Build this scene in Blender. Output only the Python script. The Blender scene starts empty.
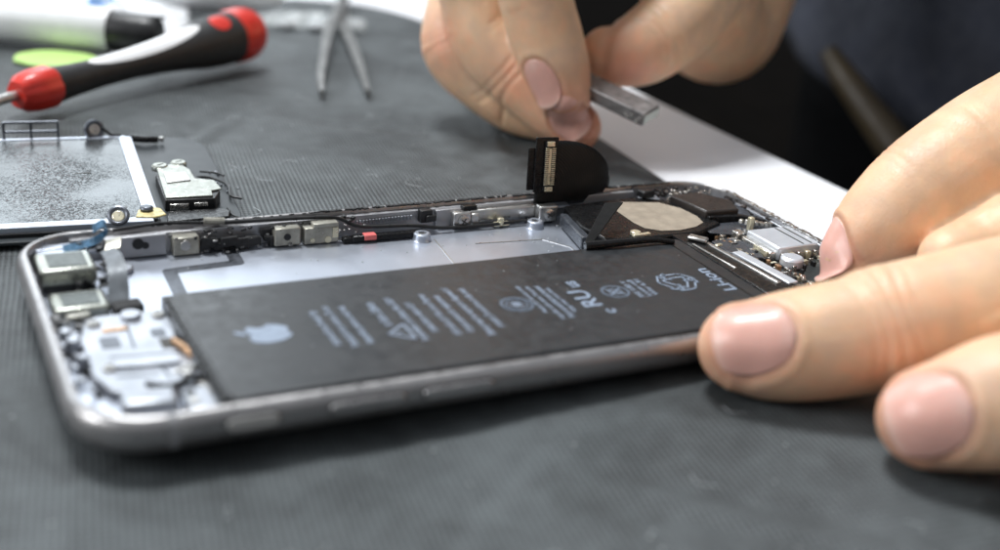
import bpy, bmesh, math, random
import numpy as np
from mathutils import Vector, Matrix, noise
from mathutils.bvhtree import BVHTree
random.seed(7); rng = np.random.default_rng(7)
S = 0.1                                     # 1 Blender unit = 10 mm, everything below is written in mm
sc = bpy.context.scene
sc.unit_settings.scale_length = 0.01
COL = bpy.data.collections.new('repair_bench'); sc.collection.children.link(COL)
PI = math.pi

# ------------------------------------------------------------------ camera
CAM = Vector((-16.534, -130.813, 81.025))
CM = Matrix(((0.8918528, 0.1036802, -0.4402828), (-0.4449656, 0.3759789, -0.8128010), (0.0812656, 0.9208096, 0.3814520)))
FPX = 1220.0
cd = bpy.data.cameras.new('camera'); cam = bpy.data.objects.new('camera', cd); COL.objects.link(cam)
M4 = CM.to_4x4(); M4.translation = CAM * S; cam.matrix_world = M4
cd.sensor_width = 36; cd.lens = FPX / 1000 * 36; cd.clip_start = 0.5; cd.clip_end = 5000
cd.dof.use_dof = True; cd.dof.focus_distance = 224 * S; cd.dof.aperture_fstop = 0.104; cd.dof.aperture_blades = 0
sc.camera = cam
def at(x, y, d):
    """real point (mm) seen at photo pixel (x, y) at distance d"""
    return CAM + CM @ Vector(((x - 500) / FPX, -(y - 275) / FPX, -1)) * d

# ------------------------------------------------------------------ materials
def mat(name, col, rough=0.5, metal=0.0, var=0.12, vscale=3.0, bump=0.0, bscale=20.0, spec=0.5, coat=0.0, sss=0.0, trans=0.0,
        attr=None, rvar=0.1, alpha=1.0, emit=None, aniso=0):
    m = bpy.data.materials.new(name); m.use_nodes = True; nt = m.node_tree; N = nt.nodes; Lk = nt.links
    b = N['Principled BSDF']
    tc = N.new('ShaderNodeTexCoord')
    nz = N.new('ShaderNodeTexNoise'); nz.inputs['Scale'].default_value = vscale; nz.inputs['Detail'].default_value = 6
    Lk.new(tc.outputs['Object'], nz.inputs['Vector'])
    mr = N.new('ShaderNodeMapRange'); mr.inputs['From Min'].default_value = .3; mr.inputs['From Max'].default_value = .7
    mr.inputs['To Min'].default_value = 1 - var; mr.inputs['To Max'].default_value = 1 + var
    Lk.new(nz.outputs['Fac'], mr.inputs['Value'])
    vm = N.new('ShaderNodeVectorMath'); vm.operation = 'SCALE'
    if attr:
        a = N.new('ShaderNodeAttribute'); a.attribute_name = attr; Lk.new(a.outputs['Color'], vm.inputs[0])
    else:
        vm.inputs[0].default_value = col[:3]
    Lk.new(mr.outputs['Result'], vm.inputs['Scale']); Lk.new(vm.outputs['Vector'], b.inputs['Base Color'])
    mr2 = N.new('ShaderNodeMapRange'); mr2.inputs['From Min'].default_value = .3; mr2.inputs['From Max'].default_value = .7
    mr2.inputs['To Min'].default_value = max(.02, rough - rvar); mr2.inputs['To Max'].default_value = min(1, rough + rvar)
    nz2 = N.new('ShaderNodeTexNoise'); nz2.inputs['Scale'].default_value = vscale * 3.1; nz2.inputs['Detail'].default_value = 4
    Lk.new(tc.outputs['Object'], nz2.inputs['Vector']); Lk.new(nz2.outputs['Fac'], mr2.inputs['Value'])
    Lk.new(mr2.outputs['Result'], b.inputs['Roughness'])
    b.inputs['Metallic'].default_value = metal; b.inputs['Specular IOR Level'].default_value = spec
    b.inputs['Coat Weight'].default_value = coat; b.inputs['Coat Roughness'].default_value = .15
    b.inputs['Transmission Weight'].default_value = trans; b.inputs['Alpha'].default_value = alpha
    if sss:
        b.inputs['Subsurface Weight'].default_value = sss; b.inputs['Subsurface Radius'].default_value = (1.0, .35, .2)
        b.inputs['Subsurface Scale'].default_value = 0.16
    if bump:
        nb = N.new('ShaderNodeTexNoise'); nb.inputs['Scale'].default_value = bscale; nb.inputs['Detail'].default_value = 5
        Lk.new(tc.outputs['Object'], nb.inputs['Vector'])
        bp = N.new('ShaderNodeBump'); bp.inputs['Strength'].default_value = bump; bp.inputs['Distance'].default_value = .02
        Lk.new(nb.outputs['Fac'], bp.inputs['Height']); Lk.new(bp.outputs['Normal'], b.inputs['Normal'])
    return m
def nodes(m): return m.node_tree.nodes, m.node_tree.links, m.node_tree.nodes['Principled BSDF']

MT = {}
MT['housing'] = mat('anodised_grey', (.40, .39, .39), .36, .85, .06, 2, .03, 60)
MT['button'] = mat('button_grey', (.40, .39, .39), .32, .85, .05)
MT['band'] = mat('antenna_plastic', (.33, .33, .34), .5)
MT['plate'] = mat('satin_aluminium', (.58, .62, .70), .36, .86, .06, .7, .08, 9, rvar=.025)
MT['platedark'] = mat('recess_aluminium', (.13, .14, .16), .38, .8, .15, 3)
MT['steel'] = mat('nickel_steel', (.56, .55, .53), .34, .95, .12, 4, .05, 20)
MT['shield'] = mat('matt_shield', (.36, .37, .33), .33, .8, .12, 5)
MT['brass'] = mat('pale_brass', (.80, .74, .55), .32, .7, .15, 5)
MT['ivory'] = mat('ivory_plastic', (.40, .385, .33), .36, .5, .25, 5)
MT['black'] = mat('black_plastic', (.012, .012, .013), .38, 0, .3, 5, .08, 30)
MT['blackmat'] = mat('black_foam', (.018, .018, .019), .75, 0, .4, 6, .4, 30)
MT['blackgloss'] = mat('black_polyimide', (.009, .009, .0095), .28, 0, .3, 4, .05, 30, spec=.28)
MT['battery'] = mat('battery_wrap', (.020, .022, .0245), .37, 0, .16, 1.6, .10, 3, spec=.6, rvar=.09)
MT['ink'] = mat('pale_ink', (.25, .305, .39), .5, 0, .12, 6)
MT['white'] = mat('white_plastic', (.80, .81, .82), .35, 0, .03)
MT['red'] = mat('red_plastic', (.62, .028, .015), .35, 0, .08, 2, coat=.2)
MT['redtape'] = mat('pink_tape', (.75, .16, .15), .5)
MT['blue'] = mat('blue_film', (.07, .16, .26), .25, .3, .5, 9, coat=.5)
MT['pcb'] = mat('dark_board', (.03, .035, .035), .4, .1, .5, 12, .3, 40)
MT['solder'] = mat('solder_tin', (.66, .64, .60), .25, .95, .3, 12)
MT['copper'] = mat('copper_tone', (.55, .34, .20), .35, .8, .3, 12)
MT['beigetape'] = mat('beige_adhesive', (.34, .285, .22), .55, 0, .16, 4, .3, 12)
MT['brownblack'] = mat('brown_black_cover', (.030, .025, .023), .36, 0, .25, 3, .05, 30, spec=.35)
MT['grip'] = mat('black_rubber_grip', (.016, .017, .018), .52, 0, .15, 3, .15, 60)
MT['green'] = mat('lime_plastic', (.48, .72, .22), .4, 0, .06, 1, spec=.5)
MT['clear'] = mat('clear_film', (.85, .9, .9), .25, 0, .05, 3, .6, 3, alpha=.32)
MT['glassblack'] = mat('dark_glass', (.030, .036, .040), .42, 0, .10, 1, spec=.4, rvar=.02)
MT['bar'] = mat('scratched_bar', (.25, .235, .23), .40, .7, .35, 6, .4, 25)
MT['table'] = mat('white_table_top', (.86, .87, .90), .38, 0, .015, .5)
MT['floor'] = mat('dark_brown_floor', (.0058, .0038, .002), .9, 0, .3, .05, spec=.1)
MT['navy'] = mat('navy_cotton', (.014, .0165, .027), .9, 0, .18, .6, .5, 60)
MT['trouser'] = mat('black_cotton', (.001, .001, .0012), .95, 0, .2, .6, .3, 60, spec=.05)
MT['wood'] = mat('tan_wood', (.05, .036, .018), .5, 0, .25, .6, .1, 4)
MT['skin'] = mat('skin', (0, 0, 0), .42, 0, .09, 1.6, .38, 22, spec=.45, sss=.35, attr='skin_tone', rvar=.07)
MT['nail'] = mat('nail', (0, 0, 0), .38, 0, .05, 4, .06, 16, spec=.45, coat=.14, sss=.25, attr='skin_tone', rvar=.04)
MT['rail'] = mat('rail_aluminium', (.45, .45, .465), .4, .7, .12, 1.5)
MT['tabblack'] = mat('tab_black', (.008, .008, .008), .7, 0, .2, 3, spec=.2)
MT['slotdark'] = mat('screw_slot', (.05, .045, .04), .5, .5)
MT['portmetal'] = mat('port_metal', (.74, .77, .82), .42, .6, .06, 2, rvar=.03)
MT['tweezer'] = mat('worn_steel', (.42, .42, .41), .34, .9, .2, 1.5)
MT['switch'] = mat('switch_metal', (.55, .54, .52), .5, .4, .05)
MT['foam'] = mat('grey_white_foam', (.40, .42, .43), .7)
MT['wire'] = mat('black_wire', (.012, .012, .012), .35)
MT['dust'] = mat('pale_dust', (.42, .44, .45), .6)
MT['frost'] = mat('frosted_screen_back', (.13, .14, .145), .34, .85, .5, .25, rvar=.02)
# glittering grained metal of the display's back plate: every tiny facet leans its own way
N, Lk, b = nodes(MT['frost'])
tc = N['Texture Coordinate']; v = N.new('ShaderNodeTexVoronoi'); v.inputs['Scale'].default_value = 36
Lk.new(tc.outputs['Object'], v.inputs['Vector'])
ge = N.new('ShaderNodeNewGeometry'); v1 = N.new('ShaderNodeVectorMath'); v1.operation = 'SUBTRACT'; v1.inputs[1].default_value = (.5, .5, .5)
v2 = N.new('ShaderNodeVectorMath'); v2.operation = 'SCALE'; v2.inputs['Scale'].default_value = .34
pn = N.new('ShaderNodeTexNoise'); pn.inputs['Scale'].default_value = .45; pn.inputs['Detail'].default_value = 3; Lk.new(tc.outputs['Object'], pn.inputs['Vector'])
pm = N.new('ShaderNodeMapRange'); pm.inputs['From Min'].default_value = .42; pm.inputs['From Max'].default_value = .62; pm.inputs['To Min'].default_value = .07; pm.inputs['To Max'].default_value = .50; Lk.new(pn.outputs['Fac'], pm.inputs['Value']); Lk.new(pm.outputs[0], v2.inputs['Scale'])
v3 = N.new('ShaderNodeVectorMath'); v3.operation = 'ADD'; v4 = N.new('ShaderNodeVectorMath'); v4.operation = 'NORMALIZE'
Lk.new(v.outputs['Color'], v1.inputs[0]); Lk.new(v1.outputs[0], v2.inputs[0]); Lk.new(ge.outputs['Normal'], v3.inputs[0]); Lk.new(v2.outputs[0], v3.inputs[1])
Lk.new(v3.outputs[0], v4.inputs[0]); Lk.new(v4.outputs[0], b.inputs['Normal'])
for l in list(b.inputs['Roughness'].links): Lk.remove(l)
b.inputs['Roughness'].default_value = .25
# black flex cable: fine curved traces
def traces(m, scale, strength):
    N, Lk, b = nodes(m); tc = N['Texture Coordinate']
    w = N.new('ShaderNodeTexWave'); w.wave_type = 'RINGS'; w.rings_direction = 'Y'; w.inputs['Scale'].default_value = scale
    Lk.new(tc.outputs['Object'], w.inputs['Vector'])
    bp = N.new('ShaderNodeBump'); bp.inputs['Strength'].default_value = strength; bp.inputs['Distance'].default_value = .008
    Lk.new(w.outputs['Fac'], bp.inputs['Height']); Lk.new(bp.outputs['Normal'], b.inputs['Normal'])
MT['flex'] = mat('black_flex_film', (.010, .010, .010), .38, 0, .2, 3, spec=.25); traces(MT['flex'], 6.0, .5)
# skin: small creased cells on top of the soft noise
N, Lk, b = nodes(MT['skin']); tc = N['Texture Coordinate']
vo = N.new('ShaderNodeTexVoronoi'); vo.feature = 'DISTANCE_TO_EDGE'; vo.inputs['Scale'].default_value = 13; Lk.new(tc.outputs['Object'], vo.inputs['Vector'])
cl = N.new('ShaderNodeMath'); cl.operation = 'MINIMUM'; cl.inputs[1].default_value = .12; Lk.new(vo.outputs['Distance'], cl.inputs[0])
bs = N.new('ShaderNodeBump'); bs.inputs['Strength'].default_value = .45; bs.inputs['Distance'].default_value = .03
Lk.new(cl.outputs[0], bs.inputs['Height']); old = b.inputs['Normal'].links[0].from_socket; Lk.new(old, bs.inputs['Normal']); Lk.new(bs.outputs['Normal'], b.inputs['Normal'])
# work mat: ribbed woven rubber, grey, with dust
m = bpy.data.materials.new('ribbed_mat'); m.use_nodes = True; MT['mat'] = m
N, Lk, b = nodes(m); tc = N.new('ShaderNodeTexCoord'); sp = N.new('ShaderNodeSeparateXYZ'); Lk.new(tc.outputs['Object'], sp.inputs[0])
def mth(op, a=None, bb=None, cl=False):
    n = N.new('ShaderNodeMath'); n.operation = op; n.use_clamp = cl
    for i, q in enumerate((a, bb)):
        if q is None: continue
        if isinstance(q, (int, float)): n.inputs[i].default_value = q
        else: Lk.new(q, n.inputs[i])
    return n.outputs[0]
dn = N.new('ShaderNodeTexNoise'); dn.inputs['Scale'].default_value = .35; Lk.new(tc.outputs['Object'], dn.inputs['Vector'])
wob = mth('MULTIPLY', dn.outputs['Fac'], .05)
PER = 0.090
xr = mth('SUBTRACT', mth('MULTIPLY', sp.outputs['X'], .988), mth('MULTIPLY', sp.outputs['Y'], .154))
sx = mth('SINE', mth('MULTIPLY', mth('ADD', xr, wob), 2 * PI / PER))
yr = mth('ADD', mth('MULTIPLY', sp.outputs['Y'], .988), mth('MULTIPLY', sp.outputs['X'], .154))
sy = mth('SINE', mth('MULTIPLY', yr, 2 * PI / (PER * 1.25)))
h = mth('ADD', mth('MULTIPLY', sx, .62), mth('MULTIPLY', sy, .38))
fn = N.new('ShaderNodeTexNoise'); fn.inputs['Scale'].default_value = 45; fn.inputs['Detail'].default_value = 3; Lk.new(tc.outputs['Object'], fn.inputs['Vector'])
hh = mth('ADD', mth('MULTIPLY', h, .5), fn.outputs['Fac'])
bp = N.new('ShaderNodeBump'); bp.inputs['Strength'].default_value = .8; bp.inputs['Distance'].default_value = .022
Lk.new(hh, bp.inputs['Height']); Lk.new(bp.outputs['Normal'], b.inputs['Normal'])
big = N.new('ShaderNodeTexNoise'); big.inputs['Scale'].default_value = .28; big.inputs['Detail'].default_value = 7; big.inputs['Roughness'].default_value = .65
Lk.new(tc.outputs['Object'], big.inputs['Vector'])
spk = N.new('ShaderNodeTexVoronoi'); spk.inputs['Scale'].default_value = 2.3; Lk.new(tc.outputs['Object'], spk.inputs['Vector'])
sp_m = mth('LESS_THAN', spk.outputs['Distance'], .035)
fac = mth('ADD', mth('MULTIPLY', h, .42), mth('MULTIPLY', mth('SUBTRACT', big.outputs['Fac'], .5), 2.4))  # rib light and shade also put into the colour: crests lighter, grooves darker
md = N.new('ShaderNodeTexNoise'); md.inputs['Scale'].default_value = 1.9; md.inputs['Detail'].default_value = 8; md.inputs['Roughness'].default_value = .75; Lk.new(tc.outputs['Object'], md.inputs['Vector'])
fac = mth('ADD', fac, mth('MULTIPLY', mth('SUBTRACT', md.outputs['Fac'], .5), 1.5))
fac = mth('ADD', fac, .5, True)
mx = N.new('ShaderNodeMix'); mx.data_type = 'RGBA'; Lk.new(fac, mx.inputs[0])
mx.inputs[6].default_value = (.016, .019, .0205, 1); mx.inputs[7].default_value = (.096, .110, .115, 1)
mx2 = N.new('ShaderNodeMix'); mx2.data_type = 'RGBA'; Lk.new(mth('MULTIPLY', sp_m, .5), mx2.inputs[0]); Lk.new(mx.outputs[2], mx2.inputs[6]); mx2.inputs[7].default_value = (.4, .42, .42, 1)
Lk.new(mx2.outputs[2], b.inputs['Base Color']); b.inputs['Roughness'].default_value = .5; b.inputs['Specular IOR Level'].default_value = .5

# ------------------------------------------------------------------ mesh builder
class G:
    def __init__(s): s.v = []; s.f = []
    def add(s, vs, fs):
        o = len(s.v); s.v += [Vector(q) for q in vs]; s.f += [tuple(i + o for i in f) for f in fs]; return s
    def box(s, c, d, rz=0, M=None):
        hx, hy, hz = d[0] / 2, d[1] / 2, d[2] / 2
        vs = [Vector((x, y, z)) for x in (-hx, hx) for y in (-hy, hy) for z in (-hz, hz)]
        R = M if M is not None else Matrix.Rotation(rz, 3, 'Z')
        vs = [R @ q + Vector(c) for q in vs]
        return s.add(vs, [(0, 1, 3, 2), (4, 6, 7, 5), (0, 4, 5, 1), (2, 3, 7, 6), (0, 2, 6, 4), (1, 5, 7, 3)])
    def bz(s, x0, x1, y0, y1, z0, z1): return s.box(((x0 + x1) / 2, (y0 + y1) / 2, (z0 + z1) / 2), (abs(x1 - x0), abs(y1 - y0), abs(z1 - z0)))
    def prism(s, poly, z0, z1, M=None):
        n = len(poly); a = sum(poly[i][0] * poly[(i + 1) % n][1] - poly[(i + 1) % n][0] * poly[i][1] for i in range(n))
        if a < 0: poly = poly[::-1]
        vs = [Vector((x, y, z0)) for x, y in poly] + [Vector((x, y, z1)) for x, y in poly]
        if M is not None: vs = [M @ q for q in vs]
        return s.add(vs, [tuple(range(n))[::-1], tuple(range(n, 2 * n))] + [(i, (i + 1) % n, (i + 1) % n + n, i + n) for i in range(n)])
    def rings(s, rs, cap=True, close=False):
        n = len(rs[0]); vs = [q for r in rs for q in r]; k = len(rs)
        fs = [(i * n + j, i * n + (j + 1) % n, (i + 1) % k * n + (j + 1) % n, (i + 1) % k * n + j) for i in range(k if close else k - 1) for j in range(n)]
        if cap and not close: fs += [tuple(range(n))[::-1], tuple(range((k - 1) * n, k * n))]
        return s.add(vs, fs)
    def cyl(s, c, r, h, ax=(0, 0, 1), n=28, prof=None):
        ax = Vector(ax).normalized(); q = ax.to_track_quat('Z', 'Y').to_matrix(); c = Vector(c)
        prof = prof or [(r, 0), (r, h)]
        return s.rings([[c + q @ Vector((rr * math.cos(2 * PI * j / n), rr * math.sin(2 * PI * j / n), zz)) for j in range(n)] for rr, zz in prof])
    def tube(s, pts, r, n=10, smooth=6):
        P = catmull([Vector(p) for p in pts], smooth) if smooth > 1 else [Vector(p) for p in pts]
        rr = r if callable(r) else (lambda t: r)
        rs = []; up = None
        for i, p in enumerate(P):
            t = (P[min(i + 1, len(P) - 1)] - P[max(i - 1, 0)]).normalized()
            if up is None: up = t.orthogonal().normalized()
            up = (up - t * up.dot(t)).normalized(); sd = t.cross(up); q = rr(i / (len(P) - 1))
            rs.append([p + (up * math.cos(2 * PI * j / n) + sd * math.sin(2 * PI * j / n)) * q for j in range(n)])
        return s.rings(rs)
    def ribbon(s, pts, side, w, th=.12, smooth=8, wf=None):
        """flat strip: centre line pts, width direction side, thickness th"""
        P = catmull([Vector(p) for p in pts], smooth); sd = Vector(side).normalized(); rs = []
        for i, p in enumerate(P):
            t = (P[min(i + 1, len(P) - 1)] - P[max(i - 1, 0)]).normalized(); nn = t.cross(sd).normalized()
            ww = (wf(i / (len(P) - 1)) if wf else 1) * w / 2
            rs.append([p + sd * ww + nn * th / 2, p - sd * ww + nn * th / 2, p - sd * ww - nn * th / 2, p + sd * ww - nn * th / 2])
        return s.rings(rs)
def catmull(P, k):
    if len(P) < 3: return [P[0].lerp(P[-1], i / k) for i in range(k + 1)]
    Q = [P[0] * 2 - P[1]] + P + [P[-1] * 2 - P[-2]]; out = []
    for i in range(1, len(Q) - 2):
        a, b_, c, d = Q[i - 1:i + 3]
        for j in range(k):
            t = j / k; out.append(.5 * ((2 * b_) + (c - a) * t + (2 * a - 5 * b_ + 4 * c - d) * t * t + (3 * b_ - a - 3 * c + d) * t ** 3))
    out.append(P[-1]); return out
def root(name, loc, label, cat, group=None):
    o = bpy.data.objects.new(name, None); COL.objects.link(o); o.location = Vector(loc) * S; o['label'] = label; o['category'] = cat
    o.empty_display_size = .2
    if group: o['group'] = group
    return o
def worldloc(o):
    p = Vector((0, 0, 0))
    while o: p += o.location; o = o.parent
    return p
def put(name, g, m, parent=None, smooth=True, bevel=0, loc=None, angle=35, seg=2, label=None):
    """link the builder as one mesh object; coordinates in world mm"""
    origin = Vector(loc) * S if loc is not None else (worldloc(parent) if parent else Vector((0, 0, 0)))
    me = bpy.data.meshes.new(name)
    me.from_pydata([tuple(q * S - origin) for q in g.v], [], g.f)
    bm = bmesh.new(); bm.from_mesh(me); bmesh.ops.recalc_face_normals(bm, faces=bm.faces); bm.to_mesh(me); bm.free()
    me.materials.append(m if not isinstance(m, str) else MT[m])
    o = bpy.data.objects.new(name, me); COL.objects.link(o)
    if parent: o.parent = parent; o.location = origin - worldloc(parent)
    else: o.location = origin
    if smooth:
        me.shade_smooth()
        try: me.set_sharp_from_angle(angle=math.radians(angle))
        except Exception: pass
    if bevel:
        b_ = o.modifiers.new('bevel', 'BEVEL'); b_.width = bevel * S; b_.segments = seg; b_.limit_method = 'ANGLE'; b_.angle_limit = math.radians(40)
        b_.harden_normals = False
    if label: o['label'] = label
    return o
def tag(o, label, cat, group=None, kind=None):
    if label: o['label'] = label
    if cat: o['category'] = cat
    if group: o['group'] = group
    if kind: o['kind'] = kind
    return o

# ------------------------------------------------------------------ setting
g = G().bz(-6000, 9000, -5000, 9000, -760, -750); o = put('floor', g, 'floor', loc=(0, 0, -750), smooth=False); o['kind'] = 'structure'
g = G().bz(-900, 183, -700, 1100, -26, -2.6)
o = put('table', g, 'table', loc=(-300, 200, -2.6), smooth=False, bevel=1.2, seg=4); tag(o, 'white table top under the grey work mat', 'table')
# mat sheet with soft ridges
def seg_d(x, y, a, b_):
    ax, ay = a; bx, by = b_; t = np.clip(((x - ax) * (bx - ax) + (y - ay) * (by - ay)) / ((bx - ax) ** 2 + (by - ay) ** 2), 0, 1)
    return np.hypot(x - ax - t * (bx - ax), y - ay - t * (by - ay)), t
xs = np.arange(-330, 161, 1.6); ys = np.arange(-260, 301, 1.6)
def edge_x(y):                                        # right edge of the mat, corner rounded at the far end
    e = 136.5 + (y - 60) * .098
    if y > 236: e -= 46 * (1 - math.sqrt(max(0, 1 - ((y - 236) / 62) ** 2))) + max(0, y - 285) * .5
    return e
yy = np.arange(-260, 296, 1.6); cols = np.linspace(0, 1, 300); V = []
for y in yy:
    e = edge_x(y); x = -330 + (e + 330) * cols ** .8; V.append(np.stack([x, np.full_like(x, y)], 1))
V = np.array(V); X, Y = V[..., 0], V[..., 1]
Z = np.zeros_like(X)
for A_, B_, hgt, wd in (((66, -2), (28, -32), -.32, .9), ((30, 112), (62, 150), .6, 1.5), ((62, 150), (112, 122), .5, 1.6), ((60, -20), (110, -70), .4, 1.6), ((8, -8), (40, -44), .35, 2), ((100, 84), (128, 150), .35, 1.8), ((-40, 20), (-8, 120), .3, 2)):
    d, t = seg_d(X, Y, A_, B_); fall = np.sin(PI * np.clip(t, .02, .98)) ** .5
    Z += hgt * np.exp(-(d / wd) ** 2) * fall - .6 * hgt * np.exp(-((d - 2.4 * wd) / (1.5 * wd)) ** 2) * fall
for k in range(14):
    ax, ay, ph = rng.uniform(-.045, .045), rng.uniform(-.045, .045), rng.uniform(0, 6.3); Z += .07 * np.sin(ax * X + ay * Y + ph)
ss = lambda a, b_, x: (lambda t: t * t * (3 - 2 * t))(np.clip((x - a) / (b_ - a), 0, 1))
Z -= .85
Z = np.clip(Z, -1.3, -.12)
Z -= 1.5 * ss(104, 30, X) * ss(80, 62, Y)              # mat shaped lower below the phone's top end to give a dark shadow gap
Z = np.maximum(Z, -2.5)
n0, n1 = X.shape; g = G()
vs = [(X[i, j], Y[i, j], Z[i, j]) for i in range(n0) for j in range(n1)]
g.add(vs, [(i * n1 + j, i * n1 + j + 1, (i + 1) * n1 + j + 1, (i + 1) * n1 + j) for i in range(n0 - 1) for j in range(n1 - 1)])
o = put('work_mat', g, 'mat', loc=(0, 0, 0), angle=180); tag(o, 'dark grey ribbed work mat with faint creases on the white table', 'work mat')
sol = o.modifiers.new('thick', 'SOLIDIFY'); sol.thickness = .045; sol.offset = 0
WM = o; r4 = np.random.default_rng(31); g = G(); zat = lambda x, y: -.55 - 1.45 * float(ss(104, 30, x) * ss(80, 62, y))
for k in range(70):
    x, y = r4.uniform(-20, 140), r4.uniform(-60, 200)
    if -3 < x < 141 and -3 < y < 70 or x > edge_x(y) - 5: continue
    z = zat(x, y) + .35; a = r4.uniform(0, 6.3); l = r4.uniform(.6, 3.2)
    g.tube([(x, y, z), (x + l * math.cos(a), y + l * math.sin(a), z + .1), (x + 1.7 * l * math.cos(a + .7), y + 1.7 * l * math.sin(a + .7), z)], .045, 5, 4)
for k in range(220):
    x, y = r4.uniform(-30, 142), r4.uniform(-70, 220)
    if -3 < x < 141 and -3 < y < 70 or x > edge_x(y) - 5: continue
    q = r4.uniform(.1, .38); g.box((x, y, zat(x, y) + .3), (q, q * .8, .12), r4.uniform(0, 3))
lint = put('lint', g, 'dust', WM, smooth=False); lint['kind'] = 'stuff'

# ------------------------------------------------------------------ phone
LN, WD = 138.1, 67.0
def rrect(x0, x1, y0, y1, r, n=14):
    out = []
    for cx, cy, a0 in ((x1 - r, y1 - r, 0), (x0 + r, y1 - r, PI / 2), (x0 + r, y0 + r, PI), (x1 - r, y0 + r, 1.5 * PI)):
        out += [(cx + r * math.cos(a0 + PI / 2 * i / n), cy + r * math.sin(a0 + PI / 2 * i / n)) for i in range(n + 1)]
    return out
phone = root('phone', (LN / 2, WD / 2, 0), 'opened grey smartphone lying screenless on the mat with its black battery exposed', 'smartphone')
prof = [(4.5, .12), (3.2, .12), (2.1, .28), (1.15, .75), (.5, 1.5), (.12, 2.5), (0, 3.4), (.12, 4.2), (.45, 4.95), (.95, 5.4), (1.4, 5.55), (1.75, 5.5), (1.85, 5.3), (1.9, 4.6), (2.0, .9), (3.2, .85)]
rs = [[Vector((x, y, z)) for x, y in rrect(i, LN - i, i, WD - i, max(10.2 - i, 2), 18)] for i, z in prof]
housing = put('housing', G().rings(rs), 'housing', phone, angle=60)
# antenna bands: slim bands following the rim profile
for bx, by in ((11.5, 0), (126.5, 0), (11.5, 1), (126.5, 1)):
    g = G(); rr = []
    for i, z in prof[1:14]:
        y = (i - .03) if by == 0 else WD - i + .03; rr.append((y, z + (.02 if z > 5 else 0)))
    g.add([(bx + dx, y, z) for dx in (-.6, .6) for y, z in rr], [(k, k + 1, k + 1 + len(rr), k + len(rr)) for k in range(len(rr) - 1)])
    put('antenna_band', g, 'band', phone)
put('back_plate', G().prism(rrect(2.3, LN - 2.3, 2.3, WD - 2.3, 8), .86, 1.0), 'plate', phone, smooth=False)
def circ(cx, cy, r, n=28, a0=0, a1=2 * PI): return [(cx + r * math.cos(a0 + (a1 - a0) * i / n), cy + r * math.sin(a0 + (a1 - a0) * i / n)) for i in range(n)]
def pill(cx, cz, l, h, d0, d1, bx=None, n=10):
    out = []
    r = h / 2
    for s_, a0 in ((1, -PI / 2), (-1, PI / 2)):
        out += [(cx + s_ * (l / 2 - r) + r * math.cos(a0 + PI * i / n), cz + r * math.sin(a0 + PI * i / n)) for i in range(n + 1)]
    return [Vector((x, d0, z)) for x, z in out], [Vector((x, d1, z)) for x, z in out]
for cx, l, h, nm in ((21.3, 6.9, 2.0, 'mute_switch'), (36.6, 10.6, 1.8, 'volume_button'), (49.6, 10.6, 1.8, 'volume_button')):
    a, b_ = pill(cx, 3.35, l + .35, h + .3, .35, -.01); put(nm + '_recess', G().rings([a, b_]), 'black', housing)
    a, b_ = pill(cx, 3.35, l, h, .3, -.45 if l > 8 else -.25); put(nm, G().rings([a, b_]), 'button' if l > 8 else 'switch', phone, bevel=.3)
# black adhesive gasket crumbs along the far rim
g = G()
for k in range(150):
    x = rng.uniform(52, 108) if k < 95 else rng.uniform(108, 127); l = rng.uniform(.3, 1.7)
    g.box((x, WD - 1.75 + rng.uniform(-.15, .2), 5.52), (l, rng.uniform(.25, .7), rng.uniform(.1, .35)), rng.uniform(-.3, .3))
for k in range(60):
    g.box((rng.uniform(12, 52), WD - 1.8 + rng.uniform(-.1, .2), 5.5), (rng.uniform(.2, .7), .25, .12), rng.uniform(-.3, .3))
o = put('gasket', g, 'blackmat', phone, smooth=False); o['kind'] = 'stuff'
g = G()
for k in range(210):                                    # glossy torn glue on the bottom end of the rim
    y = rng.uniform(10, 58); g.box((LN - 1.6 + rng.uniform(-.3, .5), y, 5.5), (rng.uniform(.2, .6), rng.uniform(.2, .9), rng.uniform(.1, .3)), rng.uniform(-.5, .5))
CL = put('glue_residue', g, 'solder', phone, smooth=False); CL['kind'] = 'stuff'
# far inner side rail
put('side_rail', G().bz(9, 118, 63.9, 64.9, 1.0, 4.7), 'rail', phone, bevel=.1)
# --- back plate relief
def strip_poly(pts, w):
    P = [Vector(p) for p in pts]; L_, R_ = [], []
    for i, p in enumerate(P):
        t = (P[min(i + 1, len(P) - 1)] - P[max(i - 1, 0)]).normalized(); nn = Vector((-t.y, t.x))
        a = 1.0
        if 0 < i < len(P) - 1:
            t1 = (P[i] - P[i - 1]).normalized(); a = 1 / max(.5, abs(Vector((-t1.y, t1.x)).dot(nn)))
        L_.append(p + nn * w / 2 * a); R_.append(p - nn * w / 2 * a)
    return [tuple(q) for q in L_ + R_[::-1]]
g = G(); RP = [(35.0, 62.2), (34.7, 56.6), (23.2, 55.8), (22.6, 42.5)]
for a_, b_ in zip(RP[:-1], RP[1:]):
    g.prism(strip_poly([a_, b_], 2.3), 1.0, 1.03)
for q in RP[1:3]: g.prism(circ(q[0], q[1], 1.15, 16), 1.0, 1.034)
put('recess', g, 'platedark', phone, smooth=False)
g = G()
g.prism(strip_poly([(71.5, 58), (69.5, 40)], .22), 1.0, 1.12)
g.prism(strip_poly([(78, 54.2), (91.3, 53), (94.6, 48), (93.6, 41)], .25), 1.0, 1.12)
put('ridge_line', g, 'steel', phone, smooth=False)
g = G()
for k in range(44):
    g.box((rng.uniform(24, 108), rng.uniform(40, 62), 1.06), (rng.uniform(.12, .4), rng.uniform(.1, .3), .1), rng.uniform(0, 3))
o = put('dust', g, 'dust', phone, smooth=False); o['kind'] = 'stuff'
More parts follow.
